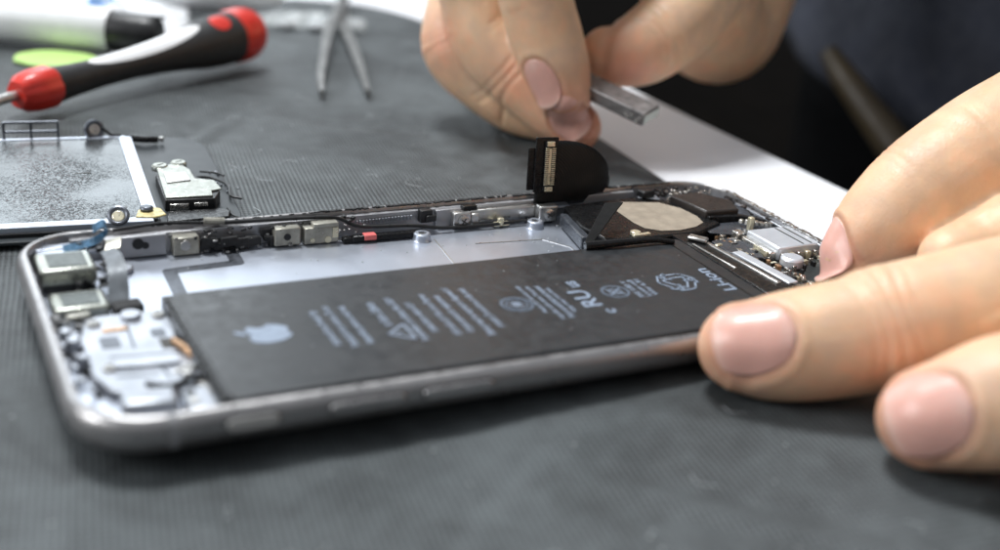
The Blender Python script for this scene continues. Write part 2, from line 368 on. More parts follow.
# --- battery
BX0, BX1, BY0, BY1 = 19.8, 111.6, 4.4, 38.9
bat = put('battery', G().prism(rrect(BX0, BX1, BY0, BY1, 1.2, 4), 1.25, 4.6), 'battery', phone, bevel=.35, seg=3, loc=((BX0 + BX1) / 2, 21.5, 1.25))
put('battery_edge_tape', G().bz(BX0 - .9, BX0 + 1.4, BY0 + .6, BY1 - .3, 4.25, 4.52).bz(BX0 - 1.4, BX0 - .35, BY0 + .6, BY1 + .6, 1.1, 4.1), 'blackgloss', bat, bevel=.15)
put('battery_seam', G().bz(BX1 - 3.2, BX1 - 2.9, BY0 + .5, BY1 - .5, 4.6, 4.66), 'blackgloss', bat, smooth=False)
ZT = 4.66
def text_geo(g, body, cx, cy, height=None, width=None, font_scale=1.0):
    """text whose reading direction runs across the phone (+Y), letters' tops towards -X; fitted to width along Y"""
    cu = bpy.data.curves.new('t', 'FONT'); cu.body = body; cu.align_x = 'CENTER'; cu.align_y = 'CENTER'; cu.resolution_u = 3; cu.offset = .02
    ob = bpy.data.objects.new('t', cu); COL.objects.link(ob); bpy.context.view_layer.update()
    me = bpy.data.meshes.new_from_object(ob.evaluated_get(bpy.context.evaluated_depsgraph_get()))
    vs = [v_.co.copy() for v_ in me.vertices]; fs = [tuple(p.vertices) for p in me.polygons]
    bpy.data.objects.remove(ob); bpy.data.meshes.remove(me); bpy.data.curves.remove(cu)
    x0, x1 = min(v_.x for v_ in vs), max(v_.x for v_ in vs); y0, y1 = min(v_.y for v_ in vs), max(v_.y for v_ in vs)
    sx_ = width / (x1 - x0); sy_ = height / (y1 - y0)
    g.add([(cx - (v_.y - (y0 + y1) / 2) * sy_, cy + (v_.x - (x0 + x1) / 2) * sx_, ZT) for v_ in vs], fs)
def loop_geo(g, pts, w, closed=True):
    n = len(pts); P = [Vector(p) for p in pts]
    for i in range(n if closed else n - 1):
        a, b_ = P[i], P[(i + 1) % n]; t = (b_ - a).normalized(); nn = Vector((-t.y, t.x)) * w / 2; e = t * w * .3
        g.add([(*(a - e + nn), ZT), (*(a - e - nn), ZT), (*(b_ + e - nn), ZT), (*(b_ + e + nn), ZT)], [(0, 1, 2, 3)])
g = G()
LINES = [(37.8, 15, 27, 'Authorized Service Provider Only'), (40.1, 14, 28, 'Potential for fire or burning. Do not'), (42.45, 14.3, 27.4, 'disassemble, puncture, crush, heat'),
         (46.8, 18.9, 27.4, 'or burn. Lithium'), (50.4, 13, 28.5, 'Rechargeable Li-ion Battery Pack 3.82 V'), (52.8, 15.2, 25.9, 'Limited charge voltage 4.35 V'),
         (55.8, 13.3, 28.3, '1810 mAh 6.91 Whr Li-ion Polymer'), (57.95, 13.6, 27.1, 'Contact service for replacement'), (60.5, 11.9, 29.5, 'Battery must be recycled or disposed of'), (62.95, 14, 28.5, 'properly. Do not throw in the trash')]
for x, a, b_, t in LINES:
    g = G(); text_geo(g, t, x, (a + b_) / 2, 1.6, b_ - a); put('small_print', g, 'ink', bat, smooth=False)
g = G(); loop_geo(g, [(45.9, 16.4), (49.1, 13.8), (49.1, 19.0)], .38); g.add([(47.0, 16.2, ZT), (48.2, 16.3, ZT), (48.2, 16.5, ZT), (47.0, 16.6, ZT)], [(0, 1, 2, 3)])
put('warning_symbol', g, 'ink', bat, smooth=False)
# fruit emblem with bitten side and leaf
def fruit(cx, cy, s_):
    out = []
    top = [(0, 2.4), (.7, 2.75), (1.5, 2.95), (2.35, 2.65), (2.85, 2.1)]
    bite = [(2.35, 1.5), (2.1, .8), (2.2, .1), (2.65, -.45), (3.05, -.75)]
    low = [(2.7, -1.8), (2.1, -2.8), (1.4, -3.45), (.75, -3.4), (0, -3.15)]
    lft = [(-.75, -3.4), (-1.4, -3.45), (-2.2, -2.7), (-2.85, -1.5), (-3.15, -.1), (-3.05, 1.2), (-2.6, 2.2), (-1.9, 2.8), (-1.1, 2.95), (-.5, 2.7)]
    P = catmull([Vector((a, b_, 0)) for a, b_ in top], 3) + catmull([Vector((a, b_, 0)) for a, b_ in bite], 3) + catmull([Vector((a, b_, 0)) for a, b_ in low + lft], 3)
    return [(cx - p.y * s_, cy + p.x * s_) for p in P]
g = G(); P = fruit(29.4, 21.6, .95); c0 = (29.7, 21.2); g.add([(*c0, ZT)] + [(*p, ZT) for p in P], [(0, i + 1, (i + 1) % len(P) + 1) for i in range(len(P))])
lf = [Vector((29.4 + (x_ - 29.6) * .85, 21.6 + (y_ - 21.6) * .85)) for x_, y_ in ((26.35, 21.75), (25.6, 21.8), (24.7, 22.5), (24.2, 23.4), (24.9, 23.5), (25.8, 22.9), (26.3, 22.2))]
g.add([(*p, ZT) for p in lf], [tuple(range(len(lf)))])
put('fruit_emblem', g, 'ink', bat, smooth=False)
g = G(); loop_geo(g, circ(68.9, 20.6, 2.45), .5); loop_geo(g, circ(68.9, 20.6, 1.7), .3)
text_geo(g, '#', 68.9, 20.6, 1.9, 1.9)
for x, t, a, b_ in ((72.1, 'Made for service only', 16.6, 27), (73.6, 'Handle with care. Recycle', 13.8, 26.4), (75.1, 'Pack assembled and tested', 13.9, 26), (76.6, 'Keep away from heat', 15.6, 25)):
    g2 = G(); text_geo(g2, t, x, (a + b_) / 2, 1.1, b_ - a); put('small_print', g2, 'ink', bat, smooth=False)
put('round_badge', g, 'ink', bat, smooth=False)
g = G(); text_geo(g, 'c', 82.3, 14.2, 1.6, 1.5); text_geo(g, 'RU', 80.6, 19.6, 3.3, 6.2); text_geo(g, 'us', 81.6, 25.2, 1.8, 2.4)
put('safety_mark', g, 'ink', bat, smooth=False)
g = G(); loop_geo(g, circ(86.9, 20.6, 2.2), .42)
loop_geo(g, [(85.6, 19.6), (88.2, 21.6)], .35, False); loop_geo(g, [(85.7, 21.7), (88.0, 19.4)], .35, False); loop_geo(g, circ(86.9, 20.6, 1.1, 14), .25)
for x, t in ((90.2, 'PSE 3.82 V'), (91.6, 'Li-ion cell'), (93, 'Whr 6.91')):
    g2 = G(); text_geo(g2, t, x, 20.8, 1.0, 6.6); put('small_print', g2, 'ink', bat, smooth=False)
put('round_badge', g, 'ink', bat, smooth=False)
# recycling arrows: three bent open arrows around a triangle
g = G(); cx, cy = 99.6, 21.3
for k in range(3):
    a = k * 2 * PI / 3 + PI
    def rt(x, y): return (cx + x * math.cos(a) - y * math.sin(a), cy + x * math.sin(a) + y * math.cos(a))
    band = [(-2.5, -1.75), (.7, -1.75), (.7, -1.0), (2.5, -2.5), (.7, -4.0), (.7, -3.2), (-1.7, -3.2), (-2.5, -2.9), (-4.0, -.5), (-2.9, .3), (-1.9, -1.2)]
    loop_geo(g, [rt(x * .92, y * .92) for x, y in band], .34)
put('recycling_symbol', g, 'ink', bat, smooth=False)
g = G(); text_geo(g, 'Li-ion', 106.6, 20.4, 2.6, 9.4); put('chemistry_mark', g, 'ink', bat, smooth=False)
g = G()
for k in range(26): g.box((rng.uniform(24, 108), rng.uniform(7, 37), 4.64), (rng.uniform(.08, .22), rng.uniform(.08, .2), .06), rng.uniform(0, 3))
o = put('dust', g, 'dust', bat, smooth=False); o['kind'] = 'stuff'

# --- cameras and top parts (far left of the case)
def module(name, x0, x1, y0, y1, z0, z1, rim, mid, parent=phone, rz=0):
    o = put(name, G().bz(x0, x1, y0, y1, z0, z1), rim, parent, bevel=.6, seg=3, loc=((x0 + x1) / 2, (y0 + y1) / 2, z0))
    put('cover', G().bz(x0 + 1.6, x1 - 1.2, y0 + 1.2, y1 - 1, z1, z1 + .12), mid, o, bevel=.05)
    return o
MT['shieldface'] = mat('grey_green_shield', (.11, .125, .12), .42, .5, .1, 4)
module('camera', 2.7, 11.2, 51.2, 59.0, 2.2, 5.0, 'shield', 'shieldface')
put('camera_body', G().bz(3.2, 10.8, 51.4, 58.6, 1.0, 2.2), 'black', phone)
module('camera', 3.2, 11.4, 41.4, 48.2, 1.0, 2.7, 'shield', 'shieldface')
put('camera_bracket', G().bz(3.4, 12.5, 59.9, 61.5, 3.6, 4.3).bz(2.6, 9, 61.4, 63.6, 3.9, 4.5), 'plate', phone, bevel=.15)
g = G()
for k in range(9): g.box((rng.uniform(9.5, 13), rng.uniform(59, 62.8), rng.uniform(4.2, 5.0)), (rng.uniform(.6, 1.5), rng.uniform(.5, 1.2), .7), rng.uniform(0, 3))
put('sensor_cluster', g, 'black', phone, bevel=.1)
g = G(); g.ribbon([(7.5, 60.6, 4.6), (10.5, 60.8, 5.0), (13.2, 61.2, 5.7), (14.6, 61.8, 7.0), (14.1, 62.1, 7.9), (12.3, 61.6, 7.2)], (0, .7, .5), 1.5, .12)
put('blue_flex', g, 'blue', phone)
# upright grey flex stub between cameras and board recess
MT['greyflex'] = mat('grey_flex', (.14, .155, .17), .5, .2, .25, 5)
g = G(); g.ribbon([(12.7, 43.5, 1.3), (13.2, 45, 2.6), (13.6, 48, 5.2), (13.8, 52, 6.0), (13.6, 56, 5.6)], (1, .1, .2), 3.6, .25, wf=lambda t: 1 - .35 * t)
put('flex_stub', g, 'greyflex', phone)
put('flex_foam', G().box((13.8, 41.5, 1.9), (4.4, 3.2, 1.7), .1), 'blackmat', phone, bevel=.4)
put('flex_stub', G().ribbon([(14.5, 57, 5.2), (15.2, 59.5, 6.0), (15.4, 62.5, 4.8)], (1, 0, .2), 2.4, .2), 'ivory', phone)
# near-left: silver bracket area
MT['bright'] = mat('bright_bracket', (.42, .44, .48), .38, .8, .22, 1.6, .3, 6, rvar=.04)
br = put('top_bracket', G().prism([(6.6, 36.8), (8.6, 38.8), (18.6, 38.6), (19.0, 33), (18.2, 27), (19.3, 22), (19.2, 15.8), (17, 13.8), (13, 14.6), (9.5, 13.4), (6.6, 15), (5.0, 20), (5.2, 31)], 1.2, 2.5), 'bright', phone, bevel=.5, seg=3, loc=(12, 26, 1.2))
put('slot', G().prism(rrect(7.7, 10.4, 27.4, 31.0, .5, 3), 2.5, 2.56), 'platedark', br, smooth=False)
put('slot', G().prism(rrect(15.0, 17.0, 29.2, 31.9, .5, 3), 2.5, 2.56), 'platedark', br, smooth=False)
for x0_, y0_, x1_, y1_ in ((8.2, 24.6, 17.6, 23.6), (11.9, 26.5, 12.3, 34.5), (8.0, 18.6, 13.5, 17.8), (14.2, 20.0, 14.6, 16.2)):
    put('groove', G().prism(strip_poly([(x0_, y0_), (x1_, y1_)], .45), 2.5, 2.54), 'platedark', br, smooth=False)
for x, y in ((17.2, 36.2), (7.9, 35.6), (17.4, 18.2), (7.6, 21.2)):
    s_ = put('screw', G().cyl((x, y, 2.5), 1.0, .5, prof=[(1.0, 0), (1.0, .3), (.75, .5)]), 'steel', br); put('cross_slot', G().box((x, y, 3.02), (1.1, .26, .05), .5).box((x, y, 3.03), (.26, 1.1, .05), .5), 'slotdark', s_, smooth=False)
put('solder_patch', G().prism(rrect(8.6, 12.2, 32.6, 33.6, .3, 3), 2.5, 2.7), 'copper', br, bevel=.1)
put('dark_gap', G().bz(15.6, 18.2, 25.2, 28.4, 2.5, 2.56), 'slotdark', br, smooth=False)
put('boss', G().cyl((13.4, 36.8, 2.5), 1.5, .7), 'bright', br, bevel=.2)
put('cross_bar', G().box((12.5, 21.3, 2.75), (9, 2.2, .5), -.12), 'bright', br, bevel=.2)
put('vibration_motor', G().box((10.5, 9.9, 2.7), (7.2, 4.6, 2.6), -.12), 'bright', phone, bevel=.8, seg=3)
put('corner_shield', G().prism([(14.6, 6.2), (14.8, 12.2), (19.0, 12.4), (19.0, 5.8)], 1.0, 3.0), 'bright', phone, bevel=.5)
put('black_lead', G().tube([(11.2, 15.2, 2.7), (14.2, 13.2, 3.0), (17.2, 14.8, 3.1), (18.8, 14.2, 2.6)], .42), 'wire', phone)
put('gold_contact', G().tube([(17.3, 26.5, 2.9), (18.0, 23.5, 3.2), (18.9, 20.5, 2.9)], .5), 'copper', phone)
for x, y, r_ in ((3.7, 33.2, .9), (4.3, 30.2, 1.0), (4.7, 24.5, .8)):
    put('screw_boss', G().cyl((x, y, 1), r_, 2.4), 'bright', phone, bevel=.25)
put('inner_ledge', G().prism(rrect(2.0, 20, 3, 64.5, 7.5, 10), 1.0, 1.16), 'plate', phone, smooth=False)
put('clip', G().box((6.4, 39.6, 2.2), (3.4, 1.3, .8), .1), 'ivory', phone, bevel=.2)

MT['grime'] = mat('grey_residue', (.20, .20, .20), .6, .2, .4, 6, .5, 12)
def scatter(name, n_, x0, x1, y0, y1, z0, z1, smin, smax, m_, seed):
    r3 = np.random.default_rng(seed); g = G()
    for k in range(n_):
        g.box((r3.uniform(x0, x1), r3.uniform(y0, y1), r3.uniform(z0, z1)), (r3.uniform(smin, smax), r3.uniform(smin, smax), r3.uniform(smin, smax) * .6), r3.uniform(0, 3))
    o_ = put(name, g, m_, phone, bevel=.08); o_['kind'] = 'stuff'
scatter('small_parts', 16, 2.8, 7, 36, 41, 1.2, 2.4, .5, 1.6, 'grime', 11)
scatter('small_parts', 14, 2.6, 5.2, 16, 35, 1.2, 2.2, .5, 1.5, 'bright', 12)
scatter('small_parts', 14, 2.8, 5.4, 14, 35, 1.2, 2.0, .4, 1.2, 'black', 13)
scatter('small_parts', 16, 15.2, 19.4, 8, 20, 1.4, 3.0, .5, 1.5, 'steel', 14)
scatter('small_parts', 12, 14.0, 19.4, 6, 16, 1.4, 2.9, .5, 1.4, 'black', 15)
scatter('small_parts', 14, 6.4, 12, 48.0, 51.2, 1.4, 3.2, .4, 1.3, 'black', 16)
scatter('small_parts', 12, 12, 16, 52, 60, 1.2, 3.4, .4, 1.3, 'grime', 17)
scatter('small_parts', 30, 24, 58, 61.6, 63.6, 4.0, 5.0, .3, 1.0, 'black', 18)
scatter('small_parts', 26, 28, 60, 60.8, 62.6, 1.1, 1.8, .3, .9, 'grime', 19)
scatter('small_parts', 22, 30, 60, 61.2, 63.2, 2.2, 4.6, .3, .8, 'steel', 20)
scatter('small_parts', 20, 80, 99, 61.0, 63.4, 1.1, 1.9, .3, .9, 'black', 21)
# --- flex assembly along the far wall
put('wall_plate', G().bz(13.8, 24.3, 62.6, 63.6, 1.2, 4.9), 'rail', phone, bevel=.15)
put('plate_hole', G().cyl((19.6, 62.6, 3.6), .95, .15, (0, -1, 0)).cyl((20.8, 62.62, 3.2), .6, .15, (0, -1, 0)), 'black', phone)
o = put('connector', G().bz(25.2, 29.6, 61.6, 63.8, 1.1, 4.3), 'ivory', phone, bevel=.25, loc=(27.3, 62.6, 1.1)); put('screw', G().cyl((27.2, 61.6, 3.0), .9, .3, (0, -1, 0)), 'steel', o, bevel=.1)
g = G()
for k in range(20): g.box((rng.uniform(30.3, 43), rng.uniform(61.4, 63.4), rng.uniform(1.6, 3.4)), (rng.uniform(1.2, 3.4), rng.uniform(.6, 1.6), rng.uniform(.8, 1.8)), rng.uniform(-.2, .2))
CL = put('foam_block', g, 'blackmat', phone, bevel=.15); CL['kind'] = 'stuff'
o = put('bracket', G().bz(42.6, 47.2, 61.2, 63.2, 1.3, 4.5), 'ivory', phone, bevel=.18, loc=(45, 62, 1.3)); put('screw_hole', G().cyl((44.8, 61.2, 2.9), .62, .12, (0, -1, 0)), 'black', o)
o = put('bracket', G().bz(47.9, 54.2, 61.0, 63.0, 1.2, 4.2).bz(49.4, 54.0, 60.7, 62.6, 4.2, 5.0), 'ivory', phone, bevel=.15, loc=(51, 62, 1.2), label='longer ivory bracket with a raised top lip')
put('contact', G().cyl((49.3, 61.0, 1.9), .4, .12, (0, -1, 0)), 'brass', o); put('contact', G().cyl((52.2, 61.0, 1.8), .6, .14, (0, -1, 0)), 'brass', o); put('spring', G().bz(53.0, 54.0, 60.86, 61.05, 2.1, 4.0), 'brass', o)
put('cable', G().tube([(33, 64.8, 5.3), (40, 63.6, 5.5), (48, 63.2, 5.4), (54, 62.6, 5.2), (57, 61.8, 3.9), (60, 61.5, 3.3), (68, 61.2, 2.9), (75, 61.0, 1.9), (84, 60.7, 1.8), (92, 60.9, 1.9)], .33), 'wire', phone)
put('cable', G().tube([(16, 64.6, 5.6), (24, 65.6, 5.75), (30, 64.6, 5.7), (33, 64.8, 5.3)], .28), 'wire', phone)
put('cable_sleeve', G().tube([(31.0, 64.4, 6.0), (34.4, 63.9, 5.8)], .65), 'ivory', phone)
o = put('black_strip', G().box((63.4, 60.2, 1.75), (14.0, 1.5, 1.2), -.03), 'blackgloss', phone, bevel=.3, loc=(63.4, 60.2, 1.2)); put('pink_label', G().box((59.7, 60.25, 2.0), (2.3, 1.7, 1.0), -.03), 'redtape', o, bevel=.15)
put('black_strip', G().box((55.7, 60.6, 1.6), (2.0, 1.4, 1.0)), 'blackgloss', phone, bevel=.25)
g = G()
for k in range(18): g.box((58.5 + k * .62, 63.4, 3.45 + .012 * k), (.36, .3, .9), 0)
put('metal_mesh', g, 'bright', phone, bevel=.05)
put('rail_clip', G().bz(70.6, 73.0, 62.5, 64.2, 2.6, 5.0).bz(71.6, 73.6, 62.0, 63, 2.9, 4.1), 'black', phone, bevel=.2)
put('rail_plate', G().bz(74.0, 79.2, 63.2, 64.2, 1.3, 4.6), 'rail', phone, bevel=.1)
bb = put('button_bracket', G().bz(77.0, 80.6, 61.6, 63.2, 1.2, 4.3).bz(80.6, 95.4, 62.3, 63.4, 1.9, 4.3).bz(94.4, 98.4, 60.2, 62.2, 1.4, 4.6).bz(80.6, 82.3, 61.5, 62.4, 1.4, 3.9), 'steel', phone, bevel=.3, loc=(87, 62.5, 1.2))
for x, y, z in ((78.9, 61.6, 2.7), (96.4, 60.2, 3.0)):
    s_ = put('screw', G().cyl((x, y, z), 1.1, .45, (0, -1, 0), prof=[(1.1, 0), (1.1, .3), (.85, .45)]), 'steel', bb)
    put('cross_slot', G().box((x, y - .46, z), (1.25, .06, .24), 0, Matrix.Rotation(.6, 3, 'Y')).box((x, y - .47, z), (1.25, .06, .24), 0, Matrix.Rotation(2.17, 3, 'Y')), 'slotdark', s_, smooth=False)
put('gold_clip', G().box((86.6, 60.9, 1.7), (3.2, .7, .8)).box((86.4, 60.9, 2.4), (1.2, .8, .9)).cyl((86.4, 60.5, 2.0), .4, .2, (0, -1, 0)), 'brass', bb, bevel=.12)
put('cushion', G().bz(79.2, 82.2, 62.6, 64, 4.3, 5.1), 'blackgloss', bb, bevel=.2)
for x, y in ((69.3, 58.6), (93.1, 59.3)):
    p_ = put('standoff', G().cyl((x, y, 1.0), 1.5, 1.2, prof=[(1.75, 0), (1.6, .25), (1.55, 1.2), (1.3, 1.4), (.75, 1.4), (.7, 1.0)]), 'plate', phone)
    put('bore', G().cyl((x, y, 1.9), .68, .3), 'slotdark', p_)
put('standoff_pad', G().prism(circ(15.9, 57.4, 1.9, 18), 1.16, 2.1), 'bright', phone, bevel=.3)

# --- display flex standing up beside the far rail
fl = put('display_flex', G(), 'flex', phone) if False else None
o0 = at(537, 190.5, 236); e1 = at(607, 190, 241); rt_ = (e1 - o0).normalized(); upv = Vector((.02, .10, .995)).normalized()
rt_ = (rt_ - upv * rt_.dot(upv)).normalized(); nv = rt_.cross(upv)     # nv faces the camera
def fp(px, py, off=0.0):
    """point on the flex sheet: px/py are mm right of / above its lower left corner"""
    bend = .0007 * px ** 3 + .02 * (py - 5) ** 2 * (px / 12)
    return o0 + rt_ * px + upv * py + nv * off - nv * bend
out = [(-1.2, -3.5), (-1.2, 8.0), (.2, 9.9), (2.2, 10.3), (3.4, 10.0), (5.0, 9.7), (7.2, 9.2), (9.4, 8.0), (11.0, 6.0), (11.9, 3.6), (12.2, 1.2), (11.9, -1.4), (10.6, -3.6)]
# dense sheet
n = 26; g = G(); vs = []; fs = []
def ytop(x):
    for (a, b_), (c, d) in zip(out[1:-1], out[2:]):
        if a <= x <= c: return b_ + (d - b_) * (x - a) / max(1e-6, c - a)
    return 0
for i in range(n + 1):
    x = -.6 + 17.3 * i / n
    yt = 9.7 if x < 4.5 else 9.7 - 9.6 * (1 - math.sqrt(max(0, 1 - ((x - 4.5) / 12.25) ** 2)))
    for j in range(13):
        y = -3.0 + (yt + 3.0) * j / 12; vs.append(fp(x, y))
fs = [(i * 13 + j, (i + 1) * 13 + j, (i + 1) * 13 + j + 1, i * 13 + j + 1) for i in range(n) for j in range(12)]
fo = put('display_flex', G().add(vs, fs), 'flex', phone, loc=tuple(o0), angle=180); sd_ = fo.modifiers.new('t', 'SOLIDIFY'); sd_.thickness = .03; sd_.offset = 1
def fbox(x0, x1, y0, y1, z0, z1, g):
    c = fp((x0 + x1) / 2, (y0 + y1) / 2, (z0 + z1) / 2); R = Matrix((rt_, upv, nv)).transposed(); return g.box(c, (x1 - x0, y1 - y0, z1 - z0), 0, R)
put('stiffener', fbox(-1.0, 3.6, -.3, 10.5, .2, .7, G()), 'blackgloss', fo, bevel=.12)
put('stiffener', fbox(-2.3, -.8, .1, 8.4, -.1, .2, G()), 'blackgloss', fo, bevel=.12)
g = G(); fbox(.75, 2.75, .2, 9.7, .7, 1.35, g); put('connector_housing', g, 'blackgloss', fo, bevel=.12)
g = G(); fbox(1.0, 2.5, .1, 1.0, 1.3, 1.65, g); fbox(1.0, 2.5, 8.9, 9.8, 1.3, 1.65, g); fbox(1.5, 2.0, 1.4, 8.5, 1.3, 1.45, g)
for k in range(19):
    y = 1.35 + k * .39
    fbox(.72, 1.42, y, y + .2, 1.3, 1.6, g); fbox(2.1, 2.8, y, y + .2, 1.3, 1.6, g)
put('gold_pins', g, 'brass', fo, bevel=.03)
put('flex_pad', G().bz(96.6, 101.5, 60.4, 63.0, 3.6, 4.4), 'platedark', phone, bevel=.4)

# --- loudspeaker box, patch, folded black tab
spk = put('speaker_box', G().prism([(99.8, 60.6), (116, 62.2), (123.5, 58.5), (125.6, 50), (125.5, 44.5), (118.5, 41.4), (104, 41.6), (98.6, 42.6), (97.6, 50)], 1.0, 4.3), 'blackgloss', phone, bevel=.35, loc=(112, 52, 1))
put('beige_patch', G().prism([(109.6, 59.0), (112.7, 59.6), (119.7, 57.6), (122.4, 53.4), (122.9, 48.6), (122.0, 45.4), (119.2, 43.8), (115.1, 43.0), (111.2, 43.6), (108.8, 45.6), (108.3, 49), (108.6, 55)], 4.3, 4.42), 'beigetape', spk, bevel=.05)
MT['satinblack'] = mat('satin_black', (.05, .055, .065), .3, 0, .2, 4)
put('side_lip', G().prism([(97.9, 58.6), (99.3, 58.2), (97.3, 45.6), (95.5, 46.0)], 1.2, 3.7), 'satinblack', spk, bevel=.3)
put('brass_tab', G().box((105.6, 41.9, 4.75), (3.8, .9, .5), .05).cyl((105.0, 43.0, 4.4), 1.0, .7), 'brass', spk, bevel=.12)
tA, tB, tC, tD = at(618, 193, 226), at(602, 222, 222), at(592, 242, 219), at(606, 246, 219)
tab = put('black_tab', G().ribbon([at(614, 203, 225), at(606, 215, 221.5), at(596, 231, 217.5), at(588, 244, 214.8)], rt_, 3.7, .35, wf=lambda t: 1 - .55 * t), 'tabblack', phone, bevel=.08)
put('tab_arm', G().tube([at(585, 246, 214.5), at(605, 244, 215.5), at(632, 241.5, 217.5), at(655, 240, 219.5), at(674, 242, 220.5)], lambda t: .85 - .4 * t), 'blackgloss', tab)

# --- black upper box and lower right electronics
ub = put('upper_box', G().prism([(122.5, 57.9), (129.2, 58.2), (133.4, 52.3), (131.5, 47.0), (124.1, 47.6)], 3.9, 5.7), 'brownblack', phone, bevel=.35, loc=(127, 51, 3.4))
put('foot', G().prism([(121.9, 57.6), (129, 57), (133, 52), (131, 47.2), (124, 47.9)], 1, 3.9), 'black', ub, bevel=.2)
put('front_lip', G().prism([(124.2, 47.4), (131.4, 46.8), (135.2, 42.6), (134.4, 42.0), (130.9, 45.6), (124.2, 46.6)], 3.2, 4.9), 'blackgloss', ub, bevel=.15)
put('round_shield', G().cyl((119.7, 61.0, 3.9), 2.3, .4), 'bright', phone, bevel=.1)
put('module_block', G().box((119.4, 61.8, 4.9), (3.2, 2.2, 1.5), .2), 'black', phone, bevel=.3)
g = G()
for k in range(26): g.box((rng.uniform(121.5, 131), rng.uniform(60.4, 63.6), rng.uniform(3.6, 5.3)), (rng.uniform(.4, 1.1), rng.uniform(.4, 1.0), rng.uniform(.3, .8)), rng.uniform(0, 3))
CL = put('component_cluster', g, 'brownblack', phone, bevel=.08); CL['kind'] = 'stuff'
g = G()
for k in range(34): g.box((rng.uniform(122, 134), rng.uniform(57.6, 62.6), rng.uniform(4.2, 5.3)), (rng.uniform(.3, .8), rng.uniform(.3, .8), rng.uniform(.2, .5)), rng.uniform(0, 3))
CL = put('component_cluster', g, 'solder', phone, bevel=.05); CL['kind'] = 'stuff'
put('antenna_flex', G().prism([(121.3, 45.8), (130.6, 45.3), (135.0, 41.6), (132.0, 38.9), (126.0, 39.2), (121.0, 41.6)], 3.6, 3.85), 'satinblack', phone, bevel=.1)
put('ribbon_tape', G().prism([(112.3, 42.2), (115.6, 41.9), (120.6, 12), (112.6, 12)], 3.3, 4.2), 'blackgloss', phone, bevel=.15)
put('edge_strip', G().box((116.9, 26.6, 4.2), (.9, 19.8, .5), .06), 'steel', phone, bevel=.15)
put('edge_strip', G().box((119.7, 23.6, 4.0), (2.1, 15, .7), .06), 'portmetal', phone, bevel=.15, label='wide pale strip beside the charging board')
put('edge_strip', G().box((113.7, 30.4, 4.28), (.45, 12, .2), .06), 'steel', phone, bevel=.08)
put('flat_connector', G().box((115.2, 37.6, 4.7), (3.6, 2.0, .7), -.9), 'steel', phone, bevel=.25)
put('gold_pad', G().box((117.6, 34.4, 4.4), (1.5, .8, .4), .2), 'brass', phone, bevel=.15)
cb = put('charging_board', G().prism([(120.6, 40), (134.6, 44), (136.2, 38), (136.2, 10), (121.5, 10), (119.6, 30)], 1.0, 2.6), 'pcb', phone, bevel=.1, loc=(128, 25, 1))
put('board_film', G().prism([(119.2, 38.6), (124.8, 39.0), (125.8, 33.2), (124.0, 28.8), (120.8, 29.6), (118.8, 33)], 2.7, 3.5), 'greyflex' if False else 'satinblack', cb, bevel=.2)
chg = put('charging_port', G().bz(126.6, 136.4, 28.4, 38.0, 2.6, 5.2), 'portmetal', cb, bevel=.35, loc=(132, 33.4, 2.6))
put('bevel_lip', G().bz(125.2, 126.8, 28.8, 37.6, 2.6, 4.3), 'solder', chg, bevel=.3)
put('groove', G().bz(132.6, 132.9, 29, 37.4, 5.2, 5.26).bz(134.5, 134.8, 29, 37.4, 5.2, 5.26), 'slotdark', chg, smooth=False)
put('tab', G().bz(124.6, 126.4, 38.1, 39.9, 2.6, 4.7), 'solder', chg, bevel=.2)
put('pin', G().bz(129.2, 130.2, 40.4, 41.4, 3.4, 6.4), 'brass', phone, bevel=.15)
put('round_can', G().cyl((127.6, 25.6, 2.6), 2.1, 2.0), 'portmetal', cb, bevel=.5)
put('gold_trim', G().bz(124.9, 125.2, 29.5, 33.5, 3.0, 4.2), 'brass', cb, bevel=.08)
for q_ in range(5): put('port_tab', G().box((127.5 + q_ * 1.9, 28.0, 3.4), (1.1, .9, 1.6)), 'brass' if q_ % 2 else 'solder', chg, bevel=.15)
for mname, cnt, seed in (('solder', 85, 1), ('copper', 30, 2), ('black', 34, 3), ('brass', 16, 4)):
    r2 = np.random.default_rng(seed); g = G()
    for k in range(cnt):
        x, y = r2.uniform(121.3, 135.8), r2.uniform(11, 41.5)
        if 124.6 < x and 27.6 < y < 39.5: x = r2.uniform(121.3, 124.4)
        g.box((x, y, 2.6 + r2.uniform(.1, .5)), (r2.uniform(.35, 1.3), r2.uniform(.3, .9), r2.uniform(.3, 1.5)), r2.uniform(-.2, .2) + (PI / 2 if k % 2 else 0))
    CL = put('board_components', g, mname, cb, bevel=.06); CL['kind'] = 'stuff'
g = G()
for k in range(30): g.box((rng.uniform(134.0, 136.0), rng.uniform(38, 56), rng.uniform(4.2, 5.3)), (rng.uniform(.3, .9), rng.uniform(.4, 1.5), rng.uniform(.2, .5)), rng.uniform(-.3, .3))
CL = put('component_cluster', g, 'brownblack', phone, bevel=.05); CL['kind'] = 'stuff'
g = G()
for k in range(7): g.box((129.3 + k * .75, 43.0 - k * .55 + rng.uniform(-.3, .3), 4.8), (rng.uniform(.5, .9), rng.uniform(.6, 1.2), rng.uniform(.6, 1.2)), rng.uniform(-.4, .4))
CL = put('component_cluster', g, 'solder', phone, bevel=.1); CL['kind'] = 'stuff'
put('shield_bar', G().box((134.9, 44.5, 4.9), (.9, 15, .5), .02).box((136, 34, 4.9), (.7, 18, .5)), 'bright', phone, bevel=.15)

